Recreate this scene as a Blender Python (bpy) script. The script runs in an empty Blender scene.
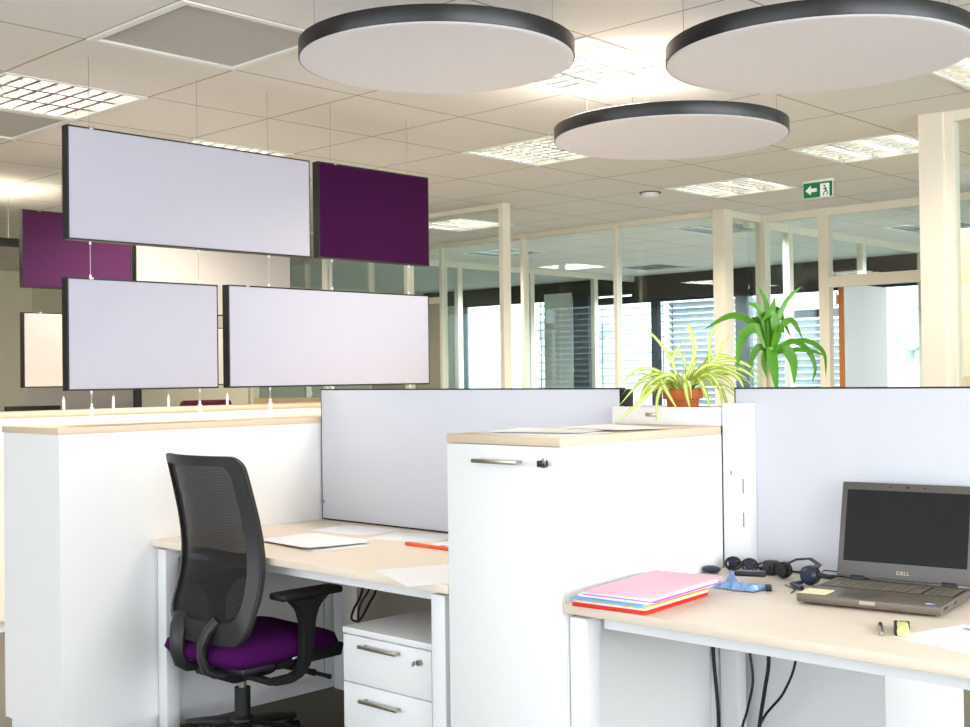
import bpy, bmesh, math, random
from mathutils import Vector, Matrix
random.seed(7)
PI = math.pi
SC = bpy.context.scene
COL = SC.collection
# ------------------------------------------------------------------ camera
cam_d = bpy.data.cameras.new('camera'); cam = bpy.data.objects.new('camera', cam_d); COL.objects.link(cam)
_r = Vector((0.68988037, -0.72380211, -0.01325072)); _u = Vector((0.00138959, -0.01697999, 0.99985486)); _f = Vector((0.72392206, 0.68979865, 0.01070838))
M4 = Matrix((_r, _u, -_f)).transposed().to_4x4()
M4.translation = Vector((-2.45220503, -2.06650123, 1.33405762))
cam.matrix_world = M4
cam_d.sensor_width = 36; cam_d.lens = 1210.4628 * 36 / 970
cam_d.clip_start = .05; cam_d.clip_end = 300
SC.camera = cam
# ------------------------------------------------------------------ world, daylight, added fill, exposure
SC.view_settings.view_transform = 'Standard'; SC.view_settings.look = 'None'
SC.view_settings.gamma = 1; SC.view_settings.exposure = 0.24
SC.view_settings.use_curve_mapping = False
SC.cycles.use_denoising = True
SC.cycles.max_bounces = 10; SC.cycles.transparent_max_bounces = 24
SC.cycles.sample_clamp_indirect = 8
SC.cycles.caustics_reflective = False; SC.cycles.caustics_refractive = False
W = bpy.data.worlds.new('sky'); SC.world = W; W.use_nodes = True
W.node_tree.nodes['Background'].inputs[0].default_value = (.80, .90, 1.0, 1)
W.node_tree.nodes['Background'].inputs[1].default_value = 3.2

def area(name, loc, rot, sx, sy, power, col, spread=0):
    l = bpy.data.lights.new(name, 'AREA'); l.shape = 'RECTANGLE'; l.size = sx; l.size_y = sy; l.energy = power; l.color = col
    if spread: l.spread = math.radians(spread)
    o = bpy.data.objects.new(name, l); COL.objects.link(o); o.location = loc; o.rotation_euler = rot
    return o
# brighter daylight coming through the right-hand facade's window bands, behind the camera
area('daylight_right_facade', (1.1, -5.50, 1.65), (PI/2, 0, 0), 4.2, 1.4, 150, (.93, .97, 1.0))
area('daylight_right_facade', (-2.6, -5.50, 1.65), (PI/2, 0, 0), 3.0, 1.4, 110, (.93, .97, 1.0))

area('cool_office_fill', (7.0, -5.50, 1.65), (PI/2, 0, 0), 5.8, 1.4, 45, (.85, .94, 1.0))  # cool fill added to brighten the glazed offices

area('warm_near_fill', (-5.50, .6, 1.6), (PI/2, 0, -PI/2), 7.0, 1.5, 42, (1.0, .96, .89))  # warm fill added to lift the cabinet end and tower front
# fill added for the far left bay, without fittings, kept out of sight
for lx, ly, e in ((.3, 5.2, 8), (2.75, 6.9, 24), (-.6, 7.2, 24)):
    area('ceiling_lamp_and_fill', (lx, ly, 2.595), (0, 0, 0), .58, .58, e, (1.0, .92, .80))

# ------------------------------------------------------------------ materials
def lin(h):
    v = [int(h[i:i+2], 16)/255 for i in (0, 2, 4)]
    return tuple(c/12.92 if c <= .04045 else ((c+.055)/1.055)**2.4 for c in v) + (1,)
def mat(name, hexc, rough=.5, metal=0, spec=.5, noise=0, nscale=40, bump=0, bscale=200, stretch=None):
    m = bpy.data.materials.new(name); m.use_nodes = True
    nt = m.node_tree; b = nt.nodes['Principled BSDF']
    c = lin(hexc) if isinstance(hexc, str) else tuple(hexc)+(1,)
    b.inputs['Base Color'].default_value = c; b.inputs['Roughness'].default_value = rough
    b.inputs['Metallic'].default_value = metal; b.inputs['Specular IOR Level'].default_value = spec
    if noise or bump:
        tc = nt.nodes.new('ShaderNodeTexCoord'); src = tc.outputs['Object']
        if stretch:
            mp = nt.nodes.new('ShaderNodeMapping'); mp.inputs['Scale'].default_value = stretch
            nt.links.new(src, mp.inputs[0]); src = mp.outputs[0]
        if noise:
            n = nt.nodes.new('ShaderNodeTexNoise'); n.inputs['Scale'].default_value = nscale; n.inputs['Detail'].default_value = 4
            nt.links.new(src, n.inputs['Vector'])
            mx = nt.nodes.new('ShaderNodeMix'); mx.data_type = 'RGBA'
            mx.inputs[6].default_value = tuple(max(0, x*(1-noise)) for x in c[:3])+(1,)
            mx.inputs[7].default_value = tuple(min(1, x*(1+noise)) for x in c[:3])+(1,)
            nt.links.new(n.outputs['Fac'], mx.inputs[0]); nt.links.new(mx.outputs[2], b.inputs['Base Color'])
        if bump:
            n2 = nt.nodes.new('ShaderNodeTexNoise'); n2.inputs['Scale'].default_value = bscale; n2.inputs['Detail'].default_value = 2
            nt.links.new(src, n2.inputs['Vector'])
            bp = nt.nodes.new('ShaderNodeBump'); bp.inputs['Strength'].default_value = bump; bp.inputs['Distance'].default_value = .002
            nt.links.new(n2.outputs['Fac'], bp.inputs['Height']); nt.links.new(bp.outputs[0], b.inputs['Normal'])
    return m
def emit(name, col, s):
    m = bpy.data.materials.new(name); m.use_nodes = True; nt = m.node_tree
    b = nt.nodes['Principled BSDF']; b.inputs['Base Color'].default_value = col+(1,) if max(col) < .9 else (.8, .8, .8, 1)
    b.inputs['Emission Color'].default_value = col+(1,); b.inputs['Emission Strength'].default_value = s
    return m
def glass(name, tint, refl=.06):
    m = bpy.data.materials.new(name); m.use_nodes = True; nt = m.node_tree; nt.nodes.clear()
    out = nt.nodes.new('ShaderNodeOutputMaterial'); t = nt.nodes.new('ShaderNodeBsdfTransparent'); g = nt.nodes.new('ShaderNodeBsdfGlossy')
    t.inputs[0].default_value = tint+(1,); g.inputs[0].default_value = (.9, .97, .95, 1); g.inputs['Roughness'].default_value = .02
    ge = nt.nodes.new('ShaderNodeNewGeometry'); dt = nt.nodes.new('ShaderNodeVectorMath'); dt.operation = 'DOT_PRODUCT'
    nt.links.new(ge.outputs['Normal'], dt.inputs[0]); nt.links.new(ge.outputs['Incoming'], dt.inputs[1])
    ab = nt.nodes.new('ShaderNodeMath'); ab.operation = 'ABSOLUTE'; nt.links.new(dt.outputs['Value'], ab.inputs[0])
    iv = nt.nodes.new('ShaderNodeMath'); iv.operation = 'SUBTRACT'; iv.inputs[0].default_value = 1; nt.links.new(ab.outputs[0], iv.inputs[1])
    pw = nt.nodes.new('ShaderNodeMath'); pw.operation = 'POWER'; pw.inputs[1].default_value = 5; nt.links.new(iv.outputs[0], pw.inputs[0])
    fr = nt.nodes.new('ShaderNodeMath'); fr.operation = 'MULTIPLY_ADD'; fr.inputs[1].default_value = .9; fr.inputs[2].default_value = .03; nt.links.new(pw.outputs[0], fr.inputs[0])
    mx = nt.nodes.new('ShaderNodeMixShader')
    nt.links.new(fr.outputs[0], mx.inputs[0]); nt.links.new(t.outputs[0], mx.inputs[1]); nt.links.new(g.outputs[0], mx.inputs[2])
    nt.links.new(mx.outputs[0], out.inputs[0])
    return m
M = {}
M['white'] = mat('white_laminate', 'F6F6F6', .45)
M['white_metal'] = mat('white_powder_coat', 'F3F4F6', .4)
M['cream_lam'] = mat('cream_laminate', 'F1ECDF', .5)
M['wood'] = mat('pale_maple_laminate', 'F0E1CE', .42, noise=.05, nscale=9, stretch=(14, 1.2, 14))
M['wood_x'] = mat('pale_maple_laminate_long', 'DFC9AE', .45, noise=.05, nscale=9, stretch=(1.2, 14, 14))
M['wood_edge'] = mat('maple_edge', 'DCCCBB', .5, noise=.06, nscale=12, stretch=(1, 1, 30))
M['grey_wood'] = mat('grey_maple_panel', 'B9AC9E', .5, noise=.08, nscale=9, stretch=(14, 14, 1))
M['tan'] = mat('tan_panel', 'CDB68F', .5, noise=.05, nscale=9, stretch=(14, 2, 2))
M['screen'] = mat('pale_blue_grey_fabric', 'DADCE4', .9, spec=.1, bump=.15, bscale=900)
M['profile'] = mat('dark_bronze_profile', '161210', .45)
M['profile_black'] = mat('black_anodised_rim', '0F0C0A', .36, noise=.15, nscale=6, stretch=(1, 1, 60))
M['fab_baffle'] = mat('pale_acoustic_fabric', 'BDBBC7', .95, spec=.05, bump=.12, bscale=1100)
M['fab_white'] = mat('white_acoustic_fabric', 'F3F0F4', .95, spec=.05, bump=.12, bscale=1100)
M['fab_cream'] = mat('cream_acoustic_fabric', 'C8C1BB', .95, spec=.05, bump=.12, bscale=1100)
M['fab_purple'] = mat('aubergine_acoustic_fabric', '3A1238', .95, spec=.05, bump=.12, bscale=1100)
M['fab_magenta'] = mat('mauve_acoustic_fabric', '5C3157', .95, spec=.05, bump=.12, bscale=1100)
M['steel'] = mat('brushed_steel', 'B8AE9E', .3, .9)
M['cable'] = mat('steel_wire', 'A8A49C', .35, .6)
M['black'] = mat('black_plastic', '17171A', .42)
M['chair_frame'] = mat('dark_grey_nylon', '2C2A2B', .48, bump=.1, bscale=700)
M['chair_arm'] = mat('soft_black_rubber', '141416', .55)
M['seat'] = mat('purple_upholstery', '47104F', .92, spec=.08, noise=.08, nscale=300, bump=.15, bscale=900)
M['maroon'] = mat('maroon_upholstery', '6B2B48', .9, spec=.1)
M['cream_paint'] = mat('cream_partition_paint', 'E9E0CD', .5)
M['wall'] = mat('cream_wall_paint', 'F0E8D0', .9, spec=.1)
M['wall_white'] = mat('white_wall_paint', 'ECEBE6', .9, spec=.1)
M['dark_lintel'] = mat('dark_brown_lintel', '3A302A', .7)
M['frame_dark'] = mat('dark_window_frame', '2B3038', .5)
M['slat'] = mat('aluminium_slat', 'DDE3EC', .45)
M['glass'] = glass('partition_glass', (.955, .982, .978))
M['wglass'] = glass('window_glass', (.965, .99, .99))
M['paper'] = mat('white_paper', 'F7F7FA', .8, spec=.1)
M['print'] = mat('grey_print', '9A9AA8', .8)
M['lilac_print'] = mat('lilac_print', '8F8AD0', .8)
M['terracotta'] = mat('terracotta_clay', 'B4602F', .8, noise=.12, nscale=25)
M['soil'] = mat('potting_soil', '2E2018', .95, noise=.3, nscale=80)
M['leaf'] = mat('green_leaf', '4F8A1A', .4, noise=.15, nscale=20)
M['leaf_y'] = mat('yellow_green_leaf', 'B4CC3E', .45, noise=.1, nscale=20)
M['leaf_c'] = mat('cream_leaf_stripe', 'EDF0B4', .45)
M['cane'] = mat('pale_cane', 'C9BE96', .8, noise=.15, nscale=30)
M['lap'] = mat('bronze_grey_aluminium', '71665A', .4, .25, noise=.05, nscale=30, stretch=(1, 30, 1))
M['lap_lid'] = mat('dark_grey_lid', '5C5854', .4, .2)
M['lap_screen'] = mat('dusty_dark_screen', '141516', .5, spec=.25, noise=.35, nscale=14)
M['key'] = mat('key_cap', '6F675B', .5)
M['yellow_note'] = mat('yellow_sticky_note', 'F6EFBE', .8)
M['blue'] = mat('blue_sticker', '4C8DE8', .5)
M['blue_foil'] = mat('blue_foil', '93B6E8', .3, .3, noise=.3, nscale=60)
M['navy'] = mat('navy_plastic', '232A40', .35)
M['red'] = mat('red_card', 'E02818', .6)
M['pink'] = mat('pink_card', 'F8CBD9', .75, spec=.1)
M['magenta'] = mat('magenta_card', 'E85FC0', .7)
M['yellow'] = mat('yellow_card', 'EBD84A', .7)
M['sky'] = mat('light_blue_card', '7FB6F0', .7)
M['orange'] = mat('orange_plastic', 'F4581C', .4)
M['lime'] = mat('fluorescent_yellow', 'F0F694', .4)
M['green_sign'] = emit('exit_green', lin('0B7A3C')[:3], .12)
M['white_sign'] = emit('exit_white', (1, 1, 1), .2)
M['tube'] = emit('lit_fluorescent_tube', (1.0, .93, .80), 7)
M['tube_off'] = mat('unlit_tube', 'EEF0F0', .3)
M['alu'] = mat('mirror_aluminium_louvre', 'E8E8E8', .22, .9)
M['tray'] = mat('white_enamel_tray', 'F4F2EA', .3)
M['vent'] = mat('grey_vent_mesh', 'D2CCC4', .6)
M['lamp_glow'] = emit('uplight_tube', (1.0, .92, .75), 90)
M['orange_wood'] = mat('beech_door_edge', 'B9702F', .5)
M['door_grey'] = mat('grey_brown_door', 'A79F8E', .5)
M['beige_wood'] = mat('beige_wardrobe_laminate', 'C6B48C', .5, noise=.05, nscale=9, stretch=(12, 12, 1))
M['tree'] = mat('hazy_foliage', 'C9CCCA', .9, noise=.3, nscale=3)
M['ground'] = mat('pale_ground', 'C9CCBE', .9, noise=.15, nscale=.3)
M['grey_panel'] = mat('grey_pinboard_fabric', 'B0A9A0', .9, spec=.1)
# mesh fabric of the chair back: threads with gaps between them
def mesh_fabric():
    m = bpy.data.materials.new('chair_back_mesh'); m.use_nodes = True; nt = m.node_tree; b = nt.nodes['Principled BSDF']
    b.inputs['Base Color'].default_value = lin('141416'); b.inputs['Roughness'].default_value = .8
    tc = nt.nodes.new('ShaderNodeTexCoord'); sp = nt.nodes.new('ShaderNodeSeparateXYZ'); nt.links.new(tc.outputs['Object'], sp.inputs[0])
    def wave(o, freq):
        a = nt.nodes.new('ShaderNodeMath'); a.operation = 'MULTIPLY'; a.inputs[1].default_value = freq; nt.links.new(o, a.inputs[0])
        s = nt.nodes.new('ShaderNodeMath'); s.operation = 'SINE'; nt.links.new(a.outputs[0], s.inputs[0]); return s.outputs[0]
    z = wave(sp.outputs[2], 2*PI/.0055); y = wave(sp.outputs[1], 2*PI/.004)
    mxm = nt.nodes.new('ShaderNodeMath'); mxm.operation = 'MAXIMUM'; nt.links.new(z, mxm.inputs[0]); nt.links.new(y, mxm.inputs[1])
    g = nt.nodes.new('ShaderNodeMapRange'); g.inputs[1].default_value = .0; g.inputs[2].default_value = .5; g.inputs[3].default_value = .45; g.inputs[4].default_value = .92
    nt.links.new(mxm.outputs[0], g.inputs[0]); nt.links.new(g.outputs[0], b.inputs['Alpha'])
    return m
M['mesh'] = mesh_fabric()
TILE = .6564; GX = -.2335; GY = .753; CH = 2.6
def ceiling_mat():
    m = bpy.data.materials.new('ceiling_tiles'); m.use_nodes = True; nt = m.node_tree; b = nt.nodes['Principled BSDF']
    b.inputs['Roughness'].default_value = .95; b.inputs['Specular IOR Level'].default_value = .1
    tc = nt.nodes.new('ShaderNodeTexCoord'); sp = nt.nodes.new('ShaderNodeSeparateXYZ'); nt.links.new(tc.outputs['Object'], sp.inputs[0])
    def edge(o, off):
        a = nt.nodes.new('ShaderNodeMath'); a.operation = 'SUBTRACT'; a.inputs[1].default_value = off-50*TILE; nt.links.new(o, a.inputs[0])
        d = nt.nodes.new('ShaderNodeMath'); d.operation = 'DIVIDE'; d.inputs[1].default_value = TILE; nt.links.new(a.outputs[0], d.inputs[0])
        f = nt.nodes.new('ShaderNodeMath'); f.operation = 'FRACT'; nt.links.new(d.outputs[0], f.inputs[0])
        s = nt.nodes.new('ShaderNodeMath'); s.operation = 'SUBTRACT'; s.inputs[1].default_value = .5; nt.links.new(f.outputs[0], s.inputs[0])
        ab = nt.nodes.new('ShaderNodeMath'); ab.operation = 'ABSOLUTE'; nt.links.new(s.outputs[0], ab.inputs[0]); return ab.outputs[0]
    ex, ey = edge(sp.outputs[0], GX), edge(sp.outputs[1], GY)
    mxm = nt.nodes.new('ShaderNodeMath'); mxm.operation = 'MAXIMUM'; nt.links.new(ex, mxm.inputs[0]); nt.links.new(ey, mxm.inputs[1])
    gt = nt.nodes.new('ShaderNodeMath'); gt.operation = 'GREATER_THAN'; gt.inputs[1].default_value = .492; nt.links.new(mxm.outputs[0], gt.inputs[0])
    n = nt.nodes.new('ShaderNodeTexNoise'); n.inputs['Scale'].default_value = 300; nt.links.new(tc.outputs['Object'], n.inputs['Vector'])
    c0 = nt.nodes.new('ShaderNodeMix'); c0.data_type = 'RGBA'; c0.inputs[6].default_value = lin('EBE7E0'); c0.inputs[7].default_value = lin('F3EFE8'); nt.links.new(n.outputs['Fac'], c0.inputs[0])
    mx = nt.nodes.new('ShaderNodeMix'); mx.data_type = 'RGBA'; nt.links.new(gt.outputs[0], mx.inputs[0])
    nt.links.new(c0.outputs[2], mx.inputs[6]); mx.inputs[7].default_value = lin('B9AF9F'); nt.links.new(mx.outputs[2], b.inputs['Base Color'])
    return m
M['ceiling'] = ceiling_mat()
def carpet_mat():
    m = mat('flecked_carpet', '726D64', .98, spec=.05, noise=.45, nscale=220, bump=.5, bscale=500); return m
M['carpet'] = carpet_mat()
M['dark_carpet'] = M['carpet']

# ------------------------------------------------------------------ mesh helpers
class MB:
    def __init__(s): s.bm = bmesh.new(); s.mi = 0
    def _tag(s, faces):
        for f in faces: f.material_index = s.mi
    def box(s, x0, y0, z0, x1, y1, z1, bev=0, seg=2):
        r = bmesh.ops.create_cube(s.bm, size=1)
        vs = r['verts']
        for v in vs: v.co = Vector(((x0+x1)/2+v.co.x*(x1-x0), (y0+y1)/2+v.co.y*(y1-y0), (z0+z1)/2+v.co.z*(z1-z0)))
        fs = set(f for v in vs for f in v.link_faces); s._tag(fs)
        if bev:
            es = list(set(e for v in vs for e in v.link_edges))
            rr = bmesh.ops.bevel(s.bm, geom=es, offset=bev, segments=seg, affect='EDGES', profile=.5)
            s._tag(rr['faces'])
        return s
    def rbox(s, c, half, ang=0, axis='Z', bev=0, tilt=None):
        n0 = len(s.bm.verts); s.bm.verts.index_update()
        old = set(s.bm.verts)
        s.box(-half[0], -half[1], -half[2], half[0], half[1], half[2], bev)
        R = Matrix.Rotation(ang, 3, axis)
        if tilt: R = R @ Matrix.Rotation(tilt[0], 3, tilt[1])
        for v in s.bm.verts:
            if v not in old: v.co = R @ v.co + Vector(c)
        return s
    def face(s, pts):
        f = s.bm.faces.new([s.bm.verts.new(p) for p in pts]); f.material_index = s.mi; return s
    def prism(s, poly, ax, a0, a1, bev=0):
        # poly in the two other axes (order x,y,z minus ax), extruded along ax
        def P(p, a):
            return {'X': (a, p[0], p[1]), 'Y': (p[0], a, p[1]), 'Z': (p[0], p[1], a)}[ax]
        A = [s.bm.verts.new(P(p, a0)) for p in poly]; B = [s.bm.verts.new(P(p, a1)) for p in poly]
        fs = [s.bm.faces.new(A), s.bm.faces.new(B[::-1])]
        n = len(poly)
        for i in range(n): fs.append(s.bm.faces.new((A[i], B[i], B[(i+1) % n], A[(i+1) % n])))
        s._tag(fs); bmesh.ops.recalc_face_normals(s.bm, faces=fs)
        if bev:
            es = list(set(e for f in fs for e in f.edges))
            rr = bmesh.ops.bevel(s.bm, geom=es, offset=bev, segments=2, affect='EDGES'); s._tag(rr['faces'])
        return s
    def tube(s, pts, r, n=8, flat=None, caps=True):
        pts = [Vector(p) for p in pts]; rings = []
        rr = r if isinstance(r, (list, tuple)) else [r]*len(pts)
        prev = None
        for i, p in enumerate(pts):
            t = (pts[min(i+1, len(pts)-1)]-pts[max(i-1, 0)]).normalized()
            if prev is None:
                a = Vector((0, 0, 1)) if abs(t.z) < .9 else Vector((0, 1, 0))
                u = t.cross(a).normalized()
            else: u = (prev-t*prev.dot(t)).normalized()
            prev = u; w = t.cross(u)
            fx, fy = flat if flat else (1, 1)
            rings.append([s.bm.verts.new(p+(u*math.cos(2*PI*k/n)*fx+w*math.sin(2*PI*k/n)*fy)*rr[i]) for k in range(n)])
        fs = []
        for a, b in zip(rings, rings[1:]):
            for k in range(n): fs.append(s.bm.faces.new((a[k], a[(k+1) % n], b[(k+1) % n], b[k])))
        if caps: fs += [s.bm.faces.new(rings[0][::-1]), s.bm.faces.new(rings[-1])]
        s._tag(fs); bmesh.ops.recalc_face_normals(s.bm, faces=fs)
        return s
    def lathe(s, prof, c=(0, 0), n=32):
        rings = []; fs = []
        for r, z in prof:
            if r < 1e-6: rings.append([s.bm.verts.new((c[0], c[1], z))])
            else: rings.append([s.bm.verts.new((c[0]+r*math.cos(2*PI*k/n), c[1]+r*math.sin(2*PI*k/n), z)) for k in range(n)])
        for a, b in zip(rings, rings[1:]):
            for k in range(n):
                q = [a[k % len(a)], a[(k+1) % n % len(a)], b[(k+1) % n % len(b)], b[k % len(b)]]
                u = []
                for v in q:
                    if v not in u: u.append(v)
                if len(u) > 2: fs.append(s.bm.faces.new(u))
        s._tag(fs); bmesh.ops.recalc_face_normals(s.bm, faces=fs)
        return s
    def grid(s, rows, thick=0):
        # rows of points -> sheet (with thickness along its normal)
        V = [[s.bm.verts.new(p) for p in row] for row in rows]; fs = []
        for i in range(len(V)-1):
            for j in range(len(V[0])-1): fs.append(s.bm.faces.new((V[i][j], V[i][j+1], V[i+1][j+1], V[i+1][j])))
        s._tag(fs)
        if thick:
            bmesh.ops.recalc_face_normals(s.bm, faces=fs)
            r = bmesh.ops.solidify(s.bm, geom=fs, thickness=thick)
            s._tag([f for f in r['geom'] if isinstance(f, bmesh.types.BMFace)])
        return s
ROOT = {}
def build(name, mb, mats, parent=None, loc=None, smooth=35, world=True):
    me = bpy.data.meshes.new(name)
    off = None
    if parent is not None and world: off = ROOT.get(parent.name)
    if parent is None:
        if loc is None:
            xs = [v.co for v in mb.bm.verts]
            mn = [min(c[i] for c in xs) for i in range(3)]; mxx = [max(c[i] for c in xs) for i in range(3)]
            loc = Vector(((mn[0]+mxx[0])/2, (mn[1]+mxx[1])/2, mn[2]))
        off = Vector(loc)
    if off is not None:
        for v in mb.bm.verts: v.co -= off
    mb.bm.normal_update(); mb.bm.to_mesh(me); mb.bm.free()
    for m_ in (mats if isinstance(mats, (list, tuple)) else [mats]): me.materials.append(m_)
    if smooth:
        for p in me.polygons: p.use_smooth = True
        me.set_sharp_from_angle(angle=math.radians(smooth))
    o = bpy.data.objects.new(name, me); COL.objects.link(o)
    if parent is not None:
        o.parent = parent; ROOT[o.name] = off if off is not None else Vector((0, 0, 0))
    else:
        o.location = off; ROOT[o.name] = off
    return o
def tag(o, label, cat, group=None, kind=None):
    if label: o['label'] = label
    if cat: o['category'] = cat
    if group: o['group'] = group
    if kind: o['kind'] = kind
    return o
def thing(name, label, cat, loc=(0, 0, 0), rotz=0, group=None):
    o = bpy.data.objects.new(name, None); COL.objects.link(o); o.location = loc; o.rotation_euler = (0, 0, rotz)
    o.empty_display_size = .1
    ROOT[o.name] = Vector(loc)
    return tag(o, label, cat, group)
def struct(name, mb, m, parent=None, label=None, **k):
    o = build(name, mb, m, parent, **k)
    if parent is None:
        o['kind'] = 'structure'
        if label: o['label'] = label
    return o
def kids(o): return [c for c in COL.objects if c.parent == o]
def dup(root, loc, rotz=None, label=None, group=None):
    r = root.copy(); COL.objects.link(r); r.location = loc
    if rotz is not None: r.rotation_euler = (0, 0, rotz)
    if label: r['label'] = label
    if group: r['group'] = group
    for ch in kids(root):
        c = ch.copy(); COL.objects.link(c); c.parent = r
        for g in kids(ch):
            d = g.copy(); COL.objects.link(d); d.parent = c
    ROOT[r.name] = Vector(loc)
    return r

# ================================================================== SETTING
LIGHTS_ON = [(0, 3), (2, 4), (2, 0), (4, -2), (4, 2), (7, 2), (6, 0), (7, 6)]
LIGHTS_OFF = [(10, 4), (14, 8), (10, 8), (12, 2)]
VENTS = [(0, 1), (0, 4)]
HOLES = set(LIGHTS_ON+LIGHTS_OFF+VENTS)
I0, I1, J0, J1 = -8, 16, -10, 16
XA, XB = GX+I0*TILE, GX+I1*TILE+.05
YA, YB = GY+J0*TILE, GY+J1*TILE
mb = MB()
mb.box(XA-.3, YA-.3, -.06, 10.40, YB+.4, 0)
struct('floor', mb, M['carpet'], loc=(0, 0, 0), label='flecked grey office carpet')
mb = MB()
for i in range(I0, I1):
    for j in range(J0, J1):
        if (i, j) in HOLES: continue
        x0, y0 = GX+i*TILE, GY+j*TILE
        mb.box(x0, y0, CH, x0+TILE, y0+TILE, CH+.012)
mb.box(XA-.3, YA-.3, CH+.16, 10.40, YB+.4, CH+.26)
struct('ceiling', mb, M['ceiling'], loc=(0, 0, 0), smooth=0, label='suspended ceiling of pale square tiles')
XE = 10.2
# far left wall, right facade and near facade (behind the camera)
mb = MB(); mb.box(XA-.3, YB, 0, 10.40, YB+.2, CH+.16); struct('wall_back', mb, M['wall'], label='plain cream wall at the far left of the office')
mb = MB()
mb.box(XA-.1, -5.75, 0, 10.4, -5.55, .9); mb.box(XA-.1, -5.75, 2.40, 10.4, -5.55, CH+.16)
for x0, x1 in ((XA-.1, -4.3), (-1.1, -.9), (3.27, 3.57), (6.6, 6.8), (10.0, 10.4)): mb.box(x0, -5.75, .9, x1, -5.55, 2.40)
struct('wall_right', mb, M['wall_white'], label='window facade behind the camera')
mb = MB()
mb.box(-5.75, -5.75, 0, -5.55, YB, .35); mb.box(-5.75, -5.75, 2.40, -5.55, YB, CH+.16)
for y0, y1 in ((-5.75, -5.0), (-1.8, -1.6), (1.6, 1.8), (4.6, YB)): mb.box(-5.75, y0, .35, -5.55, y1, 2.40)
struct('wall_near', mb, M['wall_white'], label='window facade left of the camera')
# window wall beyond the offices
mb = MB()
mb.box(XE, -5.5, 0, XE+.2, YB, .55)
mb.box(XE, -5.5, 2.29, XE+.2, 7.35, CH+.16); mb.box(XE, 7.35, 2.385, XE+.2, YB, CH+.16)
struct('wall_front', mb, M['dark_lintel'], label='dark lintel and sill band of the far window wall')
mb = MB(); mb.box(XE, 10.5, .55, XE+.2, YB, 2.385); struct('wall_front_end', mb, M['wall'], label='plain wall left of the far windows')
mb = MB(); mb.box(XE-.02, 8.35, .55, XE+.2, 8.83, 2.45); struct('wall_pier', mb, M['wall_white'], label='pale pier between the far windows')
# windows: bays between frame posts
posts = [10.5, 9.64, 8.18, 7.03, 5.69, 4.40, 3.1, 1.7, .3, -1.1, -2.5, -3.9, -5.3]
lab = ['leftmost far window bay, seen left of the near end post', 'far window bay beside the pale pier', 'far window bay with open venetian slats', 'far window bay behind the spider plant', 'far window bay behind the tall green plant', 'far window bay behind the open white door']
for k in range(len(posts)-1):
    y1, y0 = posts[k], posts[k+1]
    w = thing('window_%d' % (k+1), lab[k] if k < 6 else None, None, (XE+.1, (y0+y1)/2, .55)); w['kind'] = 'structure'
    top = 2.385 if y0 > 7.3 else 2.29
    mb = MB(); fw = .05
    mb.box(XE+.04, y0, .55, XE+.12, y0+fw, top); mb.box(XE+.04, y1-fw, .55, XE+.12, y1, top)
    mb.box(XE+.04, y0+fw, .55, XE+.12, y1-fw, .62); mb.box(XE+.04, y0+fw, top-.03, XE+.12, y1-fw, top)
    build('window_frame', mb, M['frame_dark'], w)
    mb = MB(); mb.box(XE+.07, y0+fw, .62, XE+.09, y1-fw, top-.03); build('window_pane', mb, M['wglass'], w)
mb = MB(); mb.box(XE-.03, 8.05, .55, XE+.04, 8.31, 2.385); struct('trim_1', mb, M['frame_dark'], label='dark window post left of the slatted window')
mb = MB(); mb.box(XE-.03, 5.62, .55, XE+.04, 5.79, 2.29); struct('trim_2', mb, M['frame_dark'], label='dark window post behind the cream column')

# ------------------------------------------------------------------ glazed partitions
def mullion(mb, x, y, w=.04, d=.07, z0=0, z1=CH-.0015):
    mb.box(x-d/2, y-w/2, z0, x+d/2, y+w/2, z1)
# partition A (nearer, left): plane x = 4.05
mb = MB(); xa = 4.05
mb.box(xa-.04, 3.895, 0, xa+.04, 3.935, CH-.0015)                     # end post
for y in (4.945, 5.97, 7.02): mullion(mb, xa, y)
mb.box(xa-.03, 3.935, CH-.04, xa+.03, 7.06, CH-.0015)
pa = thing('wall_partition_near', 'nearer glazed partition with cream posts behind the hanging panels', None, (xa, 5.4, 0)); pa['kind'] = 'structure'
build('partition_frame', mb, M['cream_paint'], pa)
mb = MB(); mb.box(xa-.02, 3.935, 0, xa+.02, 7.0, 1.17); build('solid_panel', mb, M['tan'], pa)
for y0, y1 in ((3.935, 4.925), (4.965, 5.95), (5.99, 7.0)):
    mb = MB(); mb.box(xa-.006, y0, 1.17, xa+.006, y1, CH-.04); build('glass_pane', mb, M['glass'], pa)
mb = MB(); mb.box(xa-.04, 7.06, 0, xa+.06, YB, CH-.0015); struct('wall_left_return', mb, M['wall'], label='plain greenish cream wall left of the near glass partition')
# partition B: plane x = 5.6 from the cream column to the back
xb = 5.6
pb = thing('wall_partition_middle', 'long glazed partition with slim cream mullions left of the column', None, (xb, 5.6, 0)); pb['kind'] = 'structure'
mb = MB(); ms = [4.07, 5.105, 6.14, 7.185, 8.22, 9.26, 10.3]
for y in ms: mullion(mb, xb, y, .035)
mb.box(xb-.03, 3.125, CH-.045, xb+.03, YB, CH-.0015); mb.box(xb-.03, 3.125, 0, xb+.03, 6.12, .1)
mb.box(xb-.03, 6.16, 2.035, xb+.03, 7.165, 2.095); mb.box(xb-.03, 7.205, 0, xb+.03, YB, .1)
build('partition_frame', mb, M['cream_paint'], pb)
ys = [3.125]+ms+[YB-.02]
for a, b in zip(ys, ys[1:]):
    mb = MB(); lo = 2.095 if abs(a-6.14) < .01 else .1
    mb.box(xb-.006, a+.018, lo, xb+.006, b-.018, CH-.045); build('glass_pane', mb, M['glass'], pb)
mb = MB(); mb.box(xb-.06, 2.995, 0, xb+.06, 3.10, CH-.0015); mb2 = mb
struct('trim_3', mb, M['cream_paint'], label='cream column at the corner of the middle glass partition')
d1 = thing('door_1', 'closed grey brown office door in the middle glass partition', None, (xb, 6.66, 0)); d1['kind'] = 'structure'
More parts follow.
